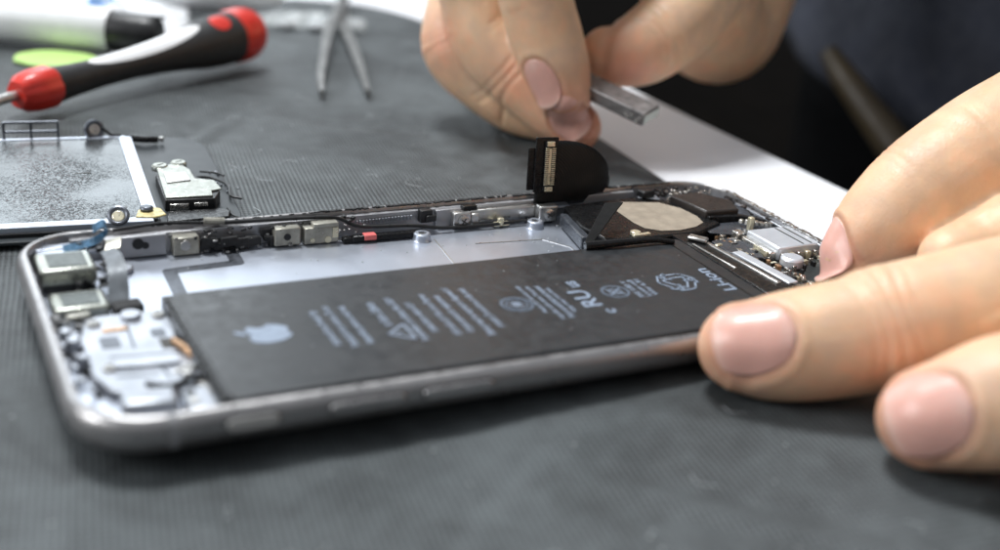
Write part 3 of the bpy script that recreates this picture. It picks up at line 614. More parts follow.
# ------------------------------------------------------------------ removed display unit, face down
du = root('display_unit', (-10, 107, 0), 'removed phone display lying face down behind the phone, frosted metal back up', 'phone display')
ex = Vector((.9957, -.0925, 0)); ey = Vector((.0925, .9957, 0)); dO = Vector((25.6, 79.8, 0))
DM = Matrix(((ex.x, ey.x, 0, dO.x), (ex.y, ey.y, 0, dO.y), (0, 0, 1, 0), (0, 0, 0, 1)))
def dl(x, y, z): return DM @ Vector((x, y, z))
def dbox(g, x0, x1, y0, y1, z0, z1): return g.box(dl((x0 + x1) / 2, (y0 + y1) / 2, (z0 + z1) / 2), (x1 - x0, y1 - y0, z1 - z0), -math.atan2(.0925, .9957))
def dr(x0, x1, y0, y1, r): return rrect(x0, x1, y0, y1, r, 8)
put('screen_glass', G().prism(dr(-118, 16.2, -6.5, 52.5, 9), .1, .75, DM), 'glassblack', du, bevel=.15)
put('screen_frame', G().prism(dr(-114, 1.2, -4.6, 49.6, 1.5), .75, 1.5, DM), 'black', du, bevel=.1)
bp_ = put('metal_back', G().prism([(-110, -2.0), (-.3, -2.0), (0, 47.8), (-110, 47.8)], 1.5, 2.1, DM), 'frost', du, bevel=.12, loc=(-20, 107, 1.5))
g = G(); dbox(g, -1.6, 1.0, -2.4, 48.2, 2.1, 2.35); dbox(g, -110, -.2, -4.2, -1.9, 1.3, 2.5); dbox(g, -110, -.2, 47.8, 49.0, 1.4, 2.3)
put('edge_flange', g, 'plate', bp_, bevel=.12)
g = G(); g.prism([tuple((dl(x, y, 0)).xy) for x, y in ((-12.3, 24.5), (-11.5, 25.2), (-9.2, 25.4), (-8.7, 24.9), (-9.4, 25.0), (-11.3, 24.8))], 2.1, 2.16); put('scratch', g, 'slotdark', bp_, smooth=False)
# earpiece bracket
eb = put('earpiece_bracket', G().prism([(3.0, 5.6), (3.4, 23.2), (6.4, 25.6), (8.6, 24.4), (9.6, 21.6), (9.8, 16), (13.2, 14.6), (13.8, 9.4), (11.8, 8.6), (11.6, 5.8)], 2.9, 3.25, DM), 'shield', du, bevel=.12, loc=tuple(dl(8, 14, 2.9)))
put('raised_plate', G().prism([(4.2, 13.6), (4.3, 19.6), (8.6, 19.6), (8.8, 14.6)], 3.25, 3.45, DM), 'steel', eb, bevel=.08)
put('earpiece_block', G().prism([(2.8, 5.2), (2.8, 20), (9, 20), (13.4, 14), (13.4, 8.8), (11.9, 5.0)], .75, 2.9, DM), 'black', du, bevel=.2)
for x, y in ((4.2, 24.6), (8.0, 26.2)):
    s_ = put('screw', G().cyl(dl(x, y, 2.4), 1.5, 1.0, prof=[(1.6, 0), (1.6, .8), (1.3, 1.1)]), 'shield', eb)
    put('slot', G().box(dl(x, y, 3.52), (1.6, .3, .06), .5), 'slotdark', s_, smooth=False)
g = G(); dbox(g, 3.6, 7.0, 4.6, 5.2, 1.0, 2.2); dbox(g, 8.0, 10.5, 4.5, 5.1, 1.6, 2.3); put('grille', g, 'solder', eb, bevel=.1)
put('thin_lead', G().tube([dl(9, 20, 2), dl(13, 20.5, 1.8), dl(16, 16, 1.6), dl(15.6, 10, 1.5), dl(17.5, 8.6, 1.3)], .24), 'wire', du)
put('thin_lead', G().tube([dl(12, 25, 1.6), dl(15.0, 24.0, 1.5), dl(16.3, 22.0, 1.5)], .2), 'wire', du)
put('thin_lead', G().tube([dl(14, 4, 1.2), dl(14.5, 0, 1.1), dl(16.5, -2.0, 1.1)], .2), 'wire', du)
put('side_flex', G().tube([dl(.8, 48.8, 1.8), dl(3.4, 47.0, 2.0), dl(6.4, 47.2, 1.8)], .8), 'blackgloss', du)
put('flex_tip', G().box(dl(7.2, 47.3, 1.8), (1.0, 1.0, 1.0)), 'steel', du, bevel=.15)
g = G()
for k in range(10): g.box(dl(rng.uniform(14, 18), rng.uniform(12, 27), .95), (rng.uniform(.3, .7), rng.uniform(.3, .6), .4), rng.uniform(0, 3))
o = put('solder_beads', g, 'bright', du, bevel=.1); o['kind'] = 'stuff'
# hinge loop (rectangular wire frame) and rings on the far edge, loop near corner
g = G()
def loopw(cx, y, w, h, r_):
    for a, b_ in (((-w, 0), (w, 0)), ((w, 0), (w, h)), ((w, h), (-w, h)), ((-w, h), (-w, 0)), ((0, 0), (0, h)), ((-w, h * .5), (w, h * .5))):
        g.tube([dl(cx + a[0], y, 1.6 + a[1]), dl(cx + b_[0], y, 1.6 + b_[1])], r_, 8, 2)
loopw(-18.9, 49.2, 5.3, 4.0, .28); put('metal_clip', g, 'platedark', du)
def ring(c, R_, r_, ax):
    ax = Vector(ax).normalized(); u = ax.orthogonal().normalized(); w = ax.cross(u); c = Vector(c)
    return G().rings([[c + (u * math.cos(t) + w * math.sin(t)) * (R_ + r_ * math.cos(q)) + ax * r_ * math.sin(q) for q in np.linspace(0, 2 * PI, 9)[:-1]] for t in np.linspace(0, 2 * PI, 25)[:-1]], close=True)
put('camera_ring', ring(dl(-6.4, 49.2, 3.7), 1.7, .5, (.2, -1, .3)), 'platedark', du); put('lens', G().cyl(dl(-6.4, 49.4, 3.7), 1.3, .5, (.2, -1, .3)), 'steel', du, bevel=.2)
put('thin_lead', G().tube([dl(-4.8, 49.4, 4), dl(-3, 49.2, 2.6), dl(-1, 49, 2.4)], .3), 'wire', du)
put('camera_ring', ring(dl(-6.2, -3.2, 3.4), 1.5, .45, (-.2, -.7, .7)), 'platedark', du); put('lens', G().cyl(dl(-6.2, -3.4, 3.2), 1.1, .5, (-.2, -.7, .7)), 'brass', du, bevel=.2)
put('amber_glue', G().prism([tuple(dl(x, y, 0).xy) for x, y in ((-3.2, -2.2), (-2.4, 1.2), (-.3, 2.8), (1.6, 1.6), (2.2, -1.8), (0, -2.8))], 2.36, 2.75), mat('amber_glue', (.62, .52, .25), .4, .1, .4, 8), du, bevel=.3)
put('grey_blob', G().cyl(dl(-1.0, .6, 2.7), 1.2, .9), 'platedark', du, bevel=.4)
put('front_flex', G().prism([tuple(dl(x, y, 0).xy) for x, y in ((2.2, -2.2), (13.4, -1.2), (14.2, 2.0), (12.8, 3.4), (3.0, 3.2))], .8, 1.5), 'blackgloss', du, bevel=.2)

# ------------------------------------------------------------------ screwdriver
def rev(name, a, b_, prof, m, parent, n=36, flutes=0, loc=None, bevel=0):
    a, b_ = Vector(a), Vector(b_); ax = (b_ - a).normalized(); up = Vector((0, 0, 1)); up = (up - ax * up.dot(ax)).normalized(); sd = ax.cross(up); Ltot = (b_ - a).length
    rs = []
    for t, r_ in prof:
        c = a + ax * (t * Ltot)
        rs.append([c + (up * math.cos(2 * PI * j / n) + sd * math.sin(2 * PI * j / n)) * r_ * (1 - (flutes * .06 if flutes and (j % 6) in (0, 1) else 0)) for j in range(n)])
    return put(name, G().rings(rs), m, parent, loc=loc, bevel=bevel)
sA, sB = Vector((11.6, 154.5, 5.2)), Vector((81.5, 201.5, 9.0))
sd = root('screwdriver', (48, 174, 0), 'black and red screwdriver with white inlay lying on the mat behind the display', 'screwdriver')
axs = (sB - sA).normalized()
rev('shaft', sA - axs * 42 + Vector((0, 0, -1.2)), sA + axs * 3, [(0, .35), (.2, 1.05), (1, 1.15)], 'steel', sd)
rev('front_collar', sA - axs * .5, sA + axs * 9.5, [(0, 2.0), (.02, 3.1), (.18, 4.3), (.5, 4.85), (.9, 5.0), (1, 4.6)], 'red', sd, flutes=1)
gp = rev('grip', sA + axs * 9.3, sA + axs * 70.5, [(0, 4.1), (.02, 4.25), (.1, 3.8), (.25, 3.45), (.4, 3.6), (.55, 4.2), (.7, 5.3), (.82, 6.4), (.92, 6.9), (1, 6.9)], 'grip', sd, loc=tuple(sA + axs * 40))
rev('end_cap', sA + axs * 70.3, sA + axs * 81, [(0, 6.95), (.12, 7.3), (.45, 7.35), (.7, 6.9), (.88, 5.6), (.97, 3.8), (1, 1.2)], 'red', sd, flutes=.4)
def on_grip(t0, t1, ang0, wfun, lift, n=30, k=7):
    """patch lying on the grip between distances t0..t1 along the axis, centred on angle ang0"""
    up = (Vector((0, 0, 1)) - axs * axs.z).normalized(); sdv = axs.cross(up)
    pr = [(0, 4.1), (.02, 4.25), (.1, 3.8), (.25, 3.45), (.4, 3.6), (.55, 4.2), (.7, 5.3), (.82, 6.4), (.92, 6.9), (1, 6.9)]
    rad = lambda d: float(np.interp((d - 9.3) / 61.2, [q[0] for q in pr], [q[1] for q in pr]))
    vs = []
    for i in range(n + 1):
        d = t0 + (t1 - t0) * i / n; w = wfun(i / n)
        for j in range(k + 1):
            a = ang0 + w * (j / k * 2 - 1); r_ = rad(d) + lift; vs.append(sA + axs * d + (up * math.cos(a) + sdv * math.sin(a)) * r_)
    return G().add(vs, [(i * (k + 1) + j, i * (k + 1) + j + 1, (i + 1) * (k + 1) + j + 1, (i + 1) * (k + 1) + j) for i in range(n) for j in range(k)])
ca = .30
put('inlay', on_grip(20, 57, ca, lambda t: .72 * math.sin(PI * min(1, max(0, t))) ** .5 * (1 - .25 * t) + .02, .12), 'white', gp)
put('red_dot', on_grip(60.5, 66.7, ca + .16, lambda t: .42 * math.sqrt(max(0, 1 - (2 * t - 1) ** 2)) + .005, .12, 18), 'red', gp)

# ------------------------------------------------------------------ marker, pick, tweezers, packets
mk = root('marker_pen', (20, 231, 0), 'thick white marker pen with a black cap lying behind the screwdriver', 'marker pen')
mA, mB = Vector((-24, 255.5, 6.2)), Vector((43.0, 214.7, 6.2))
rev('barrel', mA, mB, [(0, 5.6), (.01, 6.1), (.985, 6.1), (1, 5.8)], 'white', mk); mx_ = (mB - mA).normalized()
rev('cap', mB - mx_ * .2, mB + mx_ * 13.5, [(0, 5.4), (.05, 5.5), (.7, 5.3), (.95, 4.8), (1, 4.2)], 'black', mk)
put('cap_clip', G().box(mB + mx_ * 9 + Vector((0, 0, 4.9)), (12, 1.8, .8), math.atan2(mx_.y, mx_.x)), 'black', mk, bevel=.2)
pk = put('opening_pick', G().prism(catpoly := [tuple(p.xy) for p in catmull([Vector((16.2, 206.3, 0)), Vector((22, 199.3, 0)), Vector((31, 199.0, 0)), Vector((37.3, 204.2, 0)), Vector((34.5, 212.2, 0)), Vector((25.5, 216.2, 0)), Vector((18.2, 213, 0)), Vector((16.2, 206.3, 0))], 6)[:-1]], .05, .95), 'green', loc=(26, 206, 0), bevel=.3)
tag(pk, 'lime green plastic opening pick lying flat beside the red screwdriver collar', 'opening pick')
cp = put('clear_pry_card', G().box((42.0, 205.5, .5), (13, 6.5, .6), .05), 'clear', loc=(42, 205.5, 0), bevel=.2); tag(cp, 'clear plastic strip between the green pick and the screwdriver', 'plastic strip')
tw = root('tweezers', (105, 210, 0), 'steel tweezers lying open on the mat beside the red screwdriver end', 'tweezers')
def arm(pts, w):
    g = G(); P = catmull([Vector(p) for p in pts], 8); rs = []
    for i, p in enumerate(P):
        t = (P[min(i + 1, len(P) - 1)] - P[max(i - 1, 0)]).normalized(); s_ = t.cross(Vector((0, 0, 1))).normalized(); u = s_.cross(t); q = w(i / (len(P) - 1))
        rs.append([p + s_ * a * q + u * b_ * .9 for a, b_ in ((1, .45), (.8, .8), (-.8, .8), (-1, .45), (-1, -.45), (-.8, -.8), (.8, -.8), (1, -.45))])
    return g.rings(rs)
wf_ = lambda t: .7 + .9 * min(1, t * 2.2)
put('arm', arm([(85, 160.4, 1.3), (89.2, 173.6, 2.4), (100.2, 201.6, 4), (108, 221, 4.6), (117.9, 243, 4.6), (127, 264, 3.6), (134.5, 282, 2.8)], wf_), 'tweezer', tw)
put('arm', arm([(97.2, 159.4, 1.1), (102.9, 179.2, 1.5), (110.6, 207.3, 2), (114.5, 223, 2.2), (119.4, 240, 2.2), (128, 264, 1.8), (135, 282, 1.4)], wf_), 'tweezer', tw)
# crumpled packets
def crumple(name, cx, cy, w, d, h, m, rz, seed, loc=None, n=26, parent=None):
    vs = []
    for i in range(n + 1):
        for j in range(n + 1):
            u, v_ = i / n * 2 - 1, j / n * 2 - 1; e = (1 - abs(u) ** 3) * (1 - abs(v_) ** 3)
            q = Vector((u * 2.2 + seed, v_ * 2.2, seed)); z = h * e * (.45 + .9 * abs(noise.noise(q * 1.1)) + .35 * noise.noise(q * 2.7)) + .3
            x, y = u * w / 2 * (1 + .05 * noise.noise(q * 1.7)), v_ * d / 2 * (1 + .06 * noise.noise(q * 1.9 + Vector((3, 1, 0))))
            vs.append((cx + x * math.cos(rz) - y * math.sin(rz), cy + x * math.sin(rz) + y * math.cos(rz), z))
    return put(name, G().add(vs, [(i * (n + 1) + j, i * (n + 1) + j + 1, (i + 1) * (n + 1) + j + 1, (i + 1) * (n + 1) + j) for i in range(n) for j in range(n)]), m, parent, loc=loc or (cx, cy, 0), angle=50)
MT['whitefoil'] = mat('white_film', (.78, .80, .82), .35, 0, .06, 3, .2, 6)
MT['print'] = mat('blue_print', (.25, .42, .72), .4, 0, .5, 3.5)
pr_ = root('white_packet', (48, 268, 0), 'white plastic packet with blue print behind the marker pen', 'packet')
crumple('film', 46, 262, 56, 44, 7, 'whitefoil', -.2, 3.1, parent=pr_, loc=(46, 262, 0))
P2 = crumple('blue_print', 47.5, 260, 17, 30, 7.6, 'print', -.25, 3.3, parent=pr_, loc=(47, 260, 0))
rl = rev('white_tube', (58, 284, 6.5), (108, 268, 5.0), [(0, 5), (.02, 6), (.75, 5.6), (.96, 3.2), (1, 2.6)], 'whitefoil', None, loc=(83, 276, 0)); tag(rl, 'slim white tube lying at the back beside the blue printed packet', 'tube')
o = crumple('clear_bag', 112, 251, 36, 19, 3.2, 'clear', -.35, 8.2); tag(o, 'crumpled clear plastic bag by the upper end of the tweezers', 'plastic bag')
for k, (px, py, w) in enumerate(((102.3, 246.5, 3.5), (112.5, 243.8, 4.2), (125, 246, 4.5))):
    o = put('foam_bit', G().cyl((px, py, -.1), w * .5, 2.2, prof=[(w * .8, 0), (w * .95, .8), (w * .7, 1.8), (w * .3, 2.2)]), 'foam', loc=(px, py, 0))
    tag(o, ['small white foam bit touching the red end cap of the screwdriver', 'white foam bit on the clear bag left of the tweezers', 'white foam bit on the mat right of the tweezers'][k], 'foam bit', 'white foam bits near the tweezers')

# ------------------------------------------------------------------ hands (one continuous skin surface), shirt, trousers
def limb(G_, pts, n=26, k=7):
    """tapered round limb through (point, radius) with round ends"""
    P = [Vector((*p, r_)) for p, r_ in pts] if False else None
    C4 = catmull([Vector((p[0], p[1], p[2], r_)) for p, r_ in pts], k)
    C = [(Vector(c[:3]), max(.5, c[3])) for c in C4]
    # round caps
    def cap(c, r_, d): return [(c + d * r_ * math.sin(a), r_ * math.cos(a)) for a in (.35, .7, 1.0, 1.25, 1.45)]
    t0 = (C[0][0] - C[1][0]).normalized(); t1 = (C[-1][0] - C[-2][0]).normalized()
    C = cap(*C[0], t0)[::-1] + C + cap(*C[-1], t1)
    rs = []; up = None
    for i, (p, r_) in enumerate(C):
        t = (C[min(i + 1, len(C) - 1)][0] - C[max(i - 1, 0)][0]).normalized()
        if up is None: up = t.orthogonal().normalized()
        up = (up - t * up.dot(t)).normalized(); s_ = t.cross(up)
        rs.append([p + (up * math.cos(2 * PI * j / n) + s_ * math.sin(2 * PI * j / n)) * r_ for j in range(n)])
    G_.rings(rs)
def remesh(g, vox, it=5):
    me = bpy.data.meshes.new('r'); me.from_pydata([tuple(q) for q in g.v], [], g.f)
    bm = bmesh.new(); bm.from_mesh(me); bmesh.ops.recalc_face_normals(bm, faces=bm.faces); bm.to_mesh(me); bm.free()
    ob = bpy.data.objects.new('r', me); COL.objects.link(ob); md = ob.modifiers.new('r', 'REMESH'); md.mode = 'VOXEL'; md.voxel_size = vox
    bpy.context.view_layer.update(); m2 = bpy.data.meshes.new_from_object(ob.evaluated_get(bpy.context.evaluated_depsgraph_get()))
    V = np.empty(len(m2.vertices) * 3); m2.vertices.foreach_get('co', V); V = V.reshape(-1, 3)
    F = [tuple(p.vertices) for p in m2.polygons]; E = np.empty(len(m2.edges) * 2, int); m2.edges.foreach_get('vertices', E); E = E.reshape(-1, 2)
    bpy.data.objects.remove(ob); bpy.data.meshes.remove(me); bpy.data.meshes.remove(m2)
    deg = np.bincount(E.ravel(), minlength=len(V))[:, None]
    def lap(A):
        s_ = np.zeros_like(A)
        for c in range(A.shape[1]):
            s_[:, c] = np.bincount(E[:, 0], A[E[:, 1], c], len(V)) + np.bincount(E[:, 1], A[E[:, 0], c], len(V))
        return s_ / deg
    for _ in range(it):
        V = V + .55 * (lap(V) - V); V = V - .30 * (lap(V) - V)
    return V, F, E, lap
def vnormals(V, F):
    T = []
    for f in F: T.append(f if len(f) == 4 else (*f, f[-1]))
    T = np.array(T); n_ = np.cross(V[T[:, 2]] - V[T[:, 0]], V[T[:, 3]] - V[T[:, 1]]); out = np.zeros_like(V)
    for c in range(4):
        for a in range(3): out[:, a] += np.bincount(T[:, c], n_[:, a], len(V))
    return out / (np.linalg.norm(out, axis=1, keepdims=True) + 1e-9)
tocam = lambda p: (CAM - Vector(p)).normalized()
NAILS = []; CREASES = []; REDS = []
def gauss(d, s_): return np.exp(-(d / s_) ** 2)

# --- the holding hand (its thumb, index and middle finger steady the phone)
H = G()
idx = [(at(743, 347, 178), 6.6), (at(768, 348, 178), 7.8), (at(812, 343, 178), 8.5), (at(858, 335, 178), 8.8), (at(880, 328, 178), 9.15), (at(940, 313, 178), 8.9), (at(1000, 300, 179), 9.3), (at(1090, 284, 183), 9.9), (Vector((157, -24, 26)), 11)]
limb(H, idx)
mid = [(at(928, 418, 161.5), 6.75), (at(960, 412, 161), 8.0), (at(1000, 403, 160), 8.9), (at(1060, 388, 160), 9.2), (Vector((124, -41, 19)), 9.5), (Vector((142, -43, 27)), 10), (Vector((160, -44, 28)), 11)]
limb(H, mid)
thb = [(at(850, 257, 212), 5.6), (at(878, 228, 212), 8.0), (at(918, 195, 213), 9.6), (at(962, 166, 215), 10.6), (at(1014, 138, 219), 11.6), (Vector((184, 15, 33)), 12.5), (Vector((205, 4, 32)), 15)]
limb(H, thb)
limb(H, [(at(948, 258, 201), 5.0), (at(975, 250, 204), 6.0), (at(1010, 240, 205), 8.0), (at(1060, 228, 208), 10), (Vector((178, -2, 30)), 13)])
limb(H, [(Vector((136, -62, 7.8)), 6.6), (Vector((137, -62, 15)), 7.6), (Vector((141, -61, 28)), 8.3), (Vector((152, -60, 31)), 8.6), (Vector((164, -60, 28)), 10)])
limb(H, [(Vector((140, -78, 6.6)), 5.8), (Vector((141, -78, 14)), 6.8), (Vector((146, -77, 24)), 7.2), (Vector((156, -76, 27)), 7.8), (Vector((168, -74, 24)), 9)])
for p, r0 in ((Vector((157, -24, 26)), 11.5), (Vector((160, -43, 28)), 11.5), (Vector((164, -60, 28)), 11), (Vector((168, -74, 24)), 10)):
    limb(H, [(p, r0), (p.lerp(Vector((232, -32, 30)), .5), r0 + 3), (Vector((232, -32, 30)), 19)])
limb(H, [(Vector((184, 15, 33)), 12.5), (Vector((208, -6, 30)), 17), (Vector((236, -28, 30)), 19)])
limb(H, [(Vector((185, -15, 27)), 12), (Vector((210, -20, 27)), 15), (Vector((230, -28, 29)), 18)])
limb(H, [(Vector((228, -32, 30)), 20), (Vector((255, -36, 33)), 23), (Vector((320, -48, 48)), 33), (Vector((400, -60, 80)), 42)])
# --- the tool hand
idx2 = [(at(564, 93, 277), 6.5), (at(556, 66, 276), 7.7), (at(546, 36, 275), 8.3), (at(536, 0, 273), 8.4), (at(529, -50, 270), 9.2), (at(530, -105, 270), 9.6), (at(555, -175, 276), 11)]
limb(H, idx2)
mid2 = [(at(577, 127, 284), 5.7), (at(553, 108, 285), 7.2), (at(520, 76, 286), 8.0), (at(495, 48, 287), 8.8), (at(480, 10, 287), 8.8), (at(474, -60, 286), 9.5), (at(520, -170, 290), 11)]
limb(H, mid2)
rng2 = [(at(553, 122, 293), 5.6), (at(520, 105, 295), 7.4), (at(486, 79, 296), 8.2), (at(458, 46, 297), 8.9), (at(464, -5, 298), 8.7), (at(468, -70, 300), 9.5), (at(520, -150, 306), 11)]
limb(H, rng2)
limb(H, [(at(560, 112, 306), 5.6), (at(525, 95, 308), 6.5), (at(490, 62, 310), 7.2), (at(482, 10, 312), 7.6), (at(500, -60, 315), 8.4), (at(540, -125, 322), 10)])
thb2 = [(at(607, 53, 287), 6.3), (at(622, 54, 287), 7.9), (at(648, 45, 290), 9.1), (at(680, 18, 296), 10), (at(705, -22, 304), 12), (at(722, -70, 314), 15)]
limb(H, thb2)
WR = at(722, -26, 338)
for p, r0 in ((at(555, -175, 276), 11), (at(520, -170, 290), 11), (at(520, -150, 306), 11), (at(540, -125, 322), 10)):
    limb(H, [(p, r0), (p.lerp(WR, .5), r0 + 3), (WR, 17)])
limb(H, [(at(640, -60, 300), 12), (at(690, -40, 315), 15), (WR, 17)])
limb(H, [(at(705, -22, 304), 12), (at(708, 18, 326), 15.5), (at(727, 28, 336), 14.5), (at(742, -22, 345), 16.5)])
limb(H, [(WR, 18), (at(760, -75, 362), 21), (Vector((330, 268, 110)), 33), (Vector((400, 290, 150)), 42)])
V, F, E, lap = remesh(H, .62, 5)
NM = vnormals(V, F)
def arr(v): return np.array(v, float)
def joint(chain, i, towards, up, size=1.0, rows=((-2.2, .12), (-.8, .22), (.7, .25), (2.1, .13)), red=.5):
    """creases and a redder patch on the back of a joint"""
    c = arr(chain[i][0]); r_ = chain[i][1]; t = arr(chain[max(i - 1, 0)][0] - chain[i + 1][0]); t /= np.linalg.norm(t)
    u = arr(up); u = u - t * (u @ t); u /= np.linalg.norm(u); CREASES.append((c, t, u, r_, rows, size)); REDS.append((c + u * r_, r_ * .8, red))
def nail(chain, up, L_=11.5, wdt=.80, shift=.25, tilt=0.0):
    """a nail on the end joint: chain[0] is the tip"""
    a, b_ = arr(chain[0][0]), arr(chain[2][0]); t = a - b_; t /= np.linalg.norm(t); u = arr(up); u = u - t * (u @ t); u /= np.linalg.norm(u)
    r_ = (chain[0][1] + chain[1][1]) / 2; c = a - t * (L_ * shift); s_ = np.cross(t, u); NAILS.append((c, t, u, s_, r_, L_, wdt))
    REDS.append((a + t * chain[0][1] * .2 - u * 1.5, r_ * 1.1, .8))
# every back-of-finger direction
iu = arr(tocam(idx[1][0])) + np.array([-.05, 0, .28]); nail(idx, iu, 11.4, .74, .04)
mu_ = arr(tocam(mid[1][0])) + np.array([.1, 0, .10]); nail(mid, mu_, 10.6, .75, -.06)
tu = arr(tocam(thb[1][0])) * -.02 + np.array([-1.0, .55, .22]); nail(thb, tu, 10.0, .80, -.22)
i2u = arr(tocam(idx2[1][0])) + np.array([-2.8, -.3, .1]); nail(idx2, i2u, 11.8, .60, .30)
m2u = arr(tocam(mid2[1][0])) + np.array([-.6, 0, .5]); nail(mid2, m2u, 9.6, .66, .14)
joint(idx, 4, None, iu, 1.1, ((-3.4, .16), (-1.7, .34), (0, .40), (1.6, .34), (3.2, .2)), .25)
joint(mid, 3, None, mu_, 1.0, red=.3)
joint(thb, 2, None, tu, .9, red=.3)
joint(thb, 3, None, arr(tocam(thb[3][0])), .9, red=.1)
joint(idx2, 3, None, arr(tocam(idx2[3][0])), .6, red=.2)
joint(mid2, 2, None, arr(tocam(mid2[2][0])) + np.array([-.5, 0, 0]), 1.3, ((-2.4, .2), (-.6, .34), (1.2, .3)), .5)
joint(rng2, 3, None, arr(tocam(rng2[3][0])) + np.array([-.8, 0, 0]), 1.2, red=.8)
joint(thb2, 2, None, arr(tocam(thb2[2][0])), 1.1, ((-2.6, .18), (-.6, .34), (1.6, .3), (3.6, .2)), .2)
# the pad of the tool hand's thumb bulges and reddens where it presses the bar
REDS.append((arr(at(632, 80, 280)), 6.5, 1.3)); REDS.append((arr(at(566, 112, 270)), 5.5, 1.0)); REDS.append((arr(at(590, 140, 280)), 6, .9)); REDS.append((arr(at(610, 26, 280)), 5, .6))
tone = np.tile(np.array([.75, .51, .325]), (len(V), 1)); redc = np.array([.72, .29, .20])
D = np.zeros(len(V))
for c, t, u, r_, rows, size in CREASES:
    q = V - c; s_ = q @ t; near = np.linalg.norm(q - np.outer(s_, t), axis=1) < r_ * 1.5; w = np.clip((NM @ u) * 1.3 - .1, 0, 1) * near
    side = q @ np.cross(t, u)
    for off, dp in rows: D -= dp * size * gauss(s_ - off - .05 * side ** 2 * np.sign(off) * .4, .62) * w
    D += .22 * size * gauss(s_, 3.6) * w
for c, r_, k in REDS:
    d = np.linalg.norm(V - c, axis=1); a = (np.exp(-(d / (r_ * 1.15)) ** 2) * .62 * k)[:, None]; a = np.clip(a, 0, .8); tone = tone * (1 - a) + redc * a
nail_jobs = []
for c, t, u, s_, r_, L_, wdt in NAILS:
    q = V - c; x = q @ s_; y = q @ t; z = q @ u
    W_ = r_ * wdt
    rr = (np.abs(x / W_) ** 2.3 + np.abs(y / (L_ / 2)) ** 2.5) ** (1 / 2.4)
    m_ = (z > -1) & (z < r_ * 1.7) & (np.abs(x) < r_ * 1.6) & (np.abs(y) < L_)
    D += m_ * (-.38 * (1 / (1 + np.exp((rr - .99) * 26))) + .22 * gauss(rr - 1.2, .13) * (y < L_ * .32))
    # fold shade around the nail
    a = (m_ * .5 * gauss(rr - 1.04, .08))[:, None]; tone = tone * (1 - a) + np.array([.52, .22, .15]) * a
    nail_jobs.append((c, t, u, s_, r_, L_, W_))
V = V + NM * D[:, None]
# mottled skin and flattened pads where skin meets the mat
lowf = np.array([noise.noise(Vector(p) * .11) + .7 * noise.noise(Vector(p) * .42) for p in V])
tone = tone * (1 + .09 * lowf[:, None]) ; tone[:, 0] *= 1 + .03 * lowf; tone[:, 2] *= 1 - .10 * lowf; tone[:, 1] *= 1 - .11 * np.clip(lowf, 0, 1); tone[:, 2] *= 1 - .05 * np.clip(lowf, 0, 1)
onmat = (V[:, 2] < .15) & (V[:, 0] < 175); V[onmat, 2] = .15 + (V[onmat, 2] - .15) * .03
HV, HF, HT = V, F, tone
def obj_from(name, V, F, m, tone, parent, origin):
    me = bpy.data.meshes.new(name); me.from_pydata([tuple(q) for q in (V * S - np.array(origin) * S)], [], [tuple(f) for f in F]); me.materials.append(MT[m]); me.shade_smooth()
    a = me.color_attributes.new('skin_tone', 'FLOAT_COLOR', 'POINT'); a.data.foreach_set('color', np.hstack([tone, np.ones((len(tone), 1))]).ravel())
    o = bpy.data.objects.new(name, me); COL.objects.link(o)
    if parent: o.parent = parent; o.location = Vector(origin) * S - worldloc(parent)
    else: o.location = Vector(origin) * S
    return o
PO = (400, 120, -300)
person = obj_from('person', HV, HF, 'skin', HT, None, PO)
tag(person, 'person in navy shirt steadying the phone and holding a small metal bar', 'person')
bvh = BVHTree.FromPolygons([Vector(q) for q in HV], [tuple(f) for f in HF])
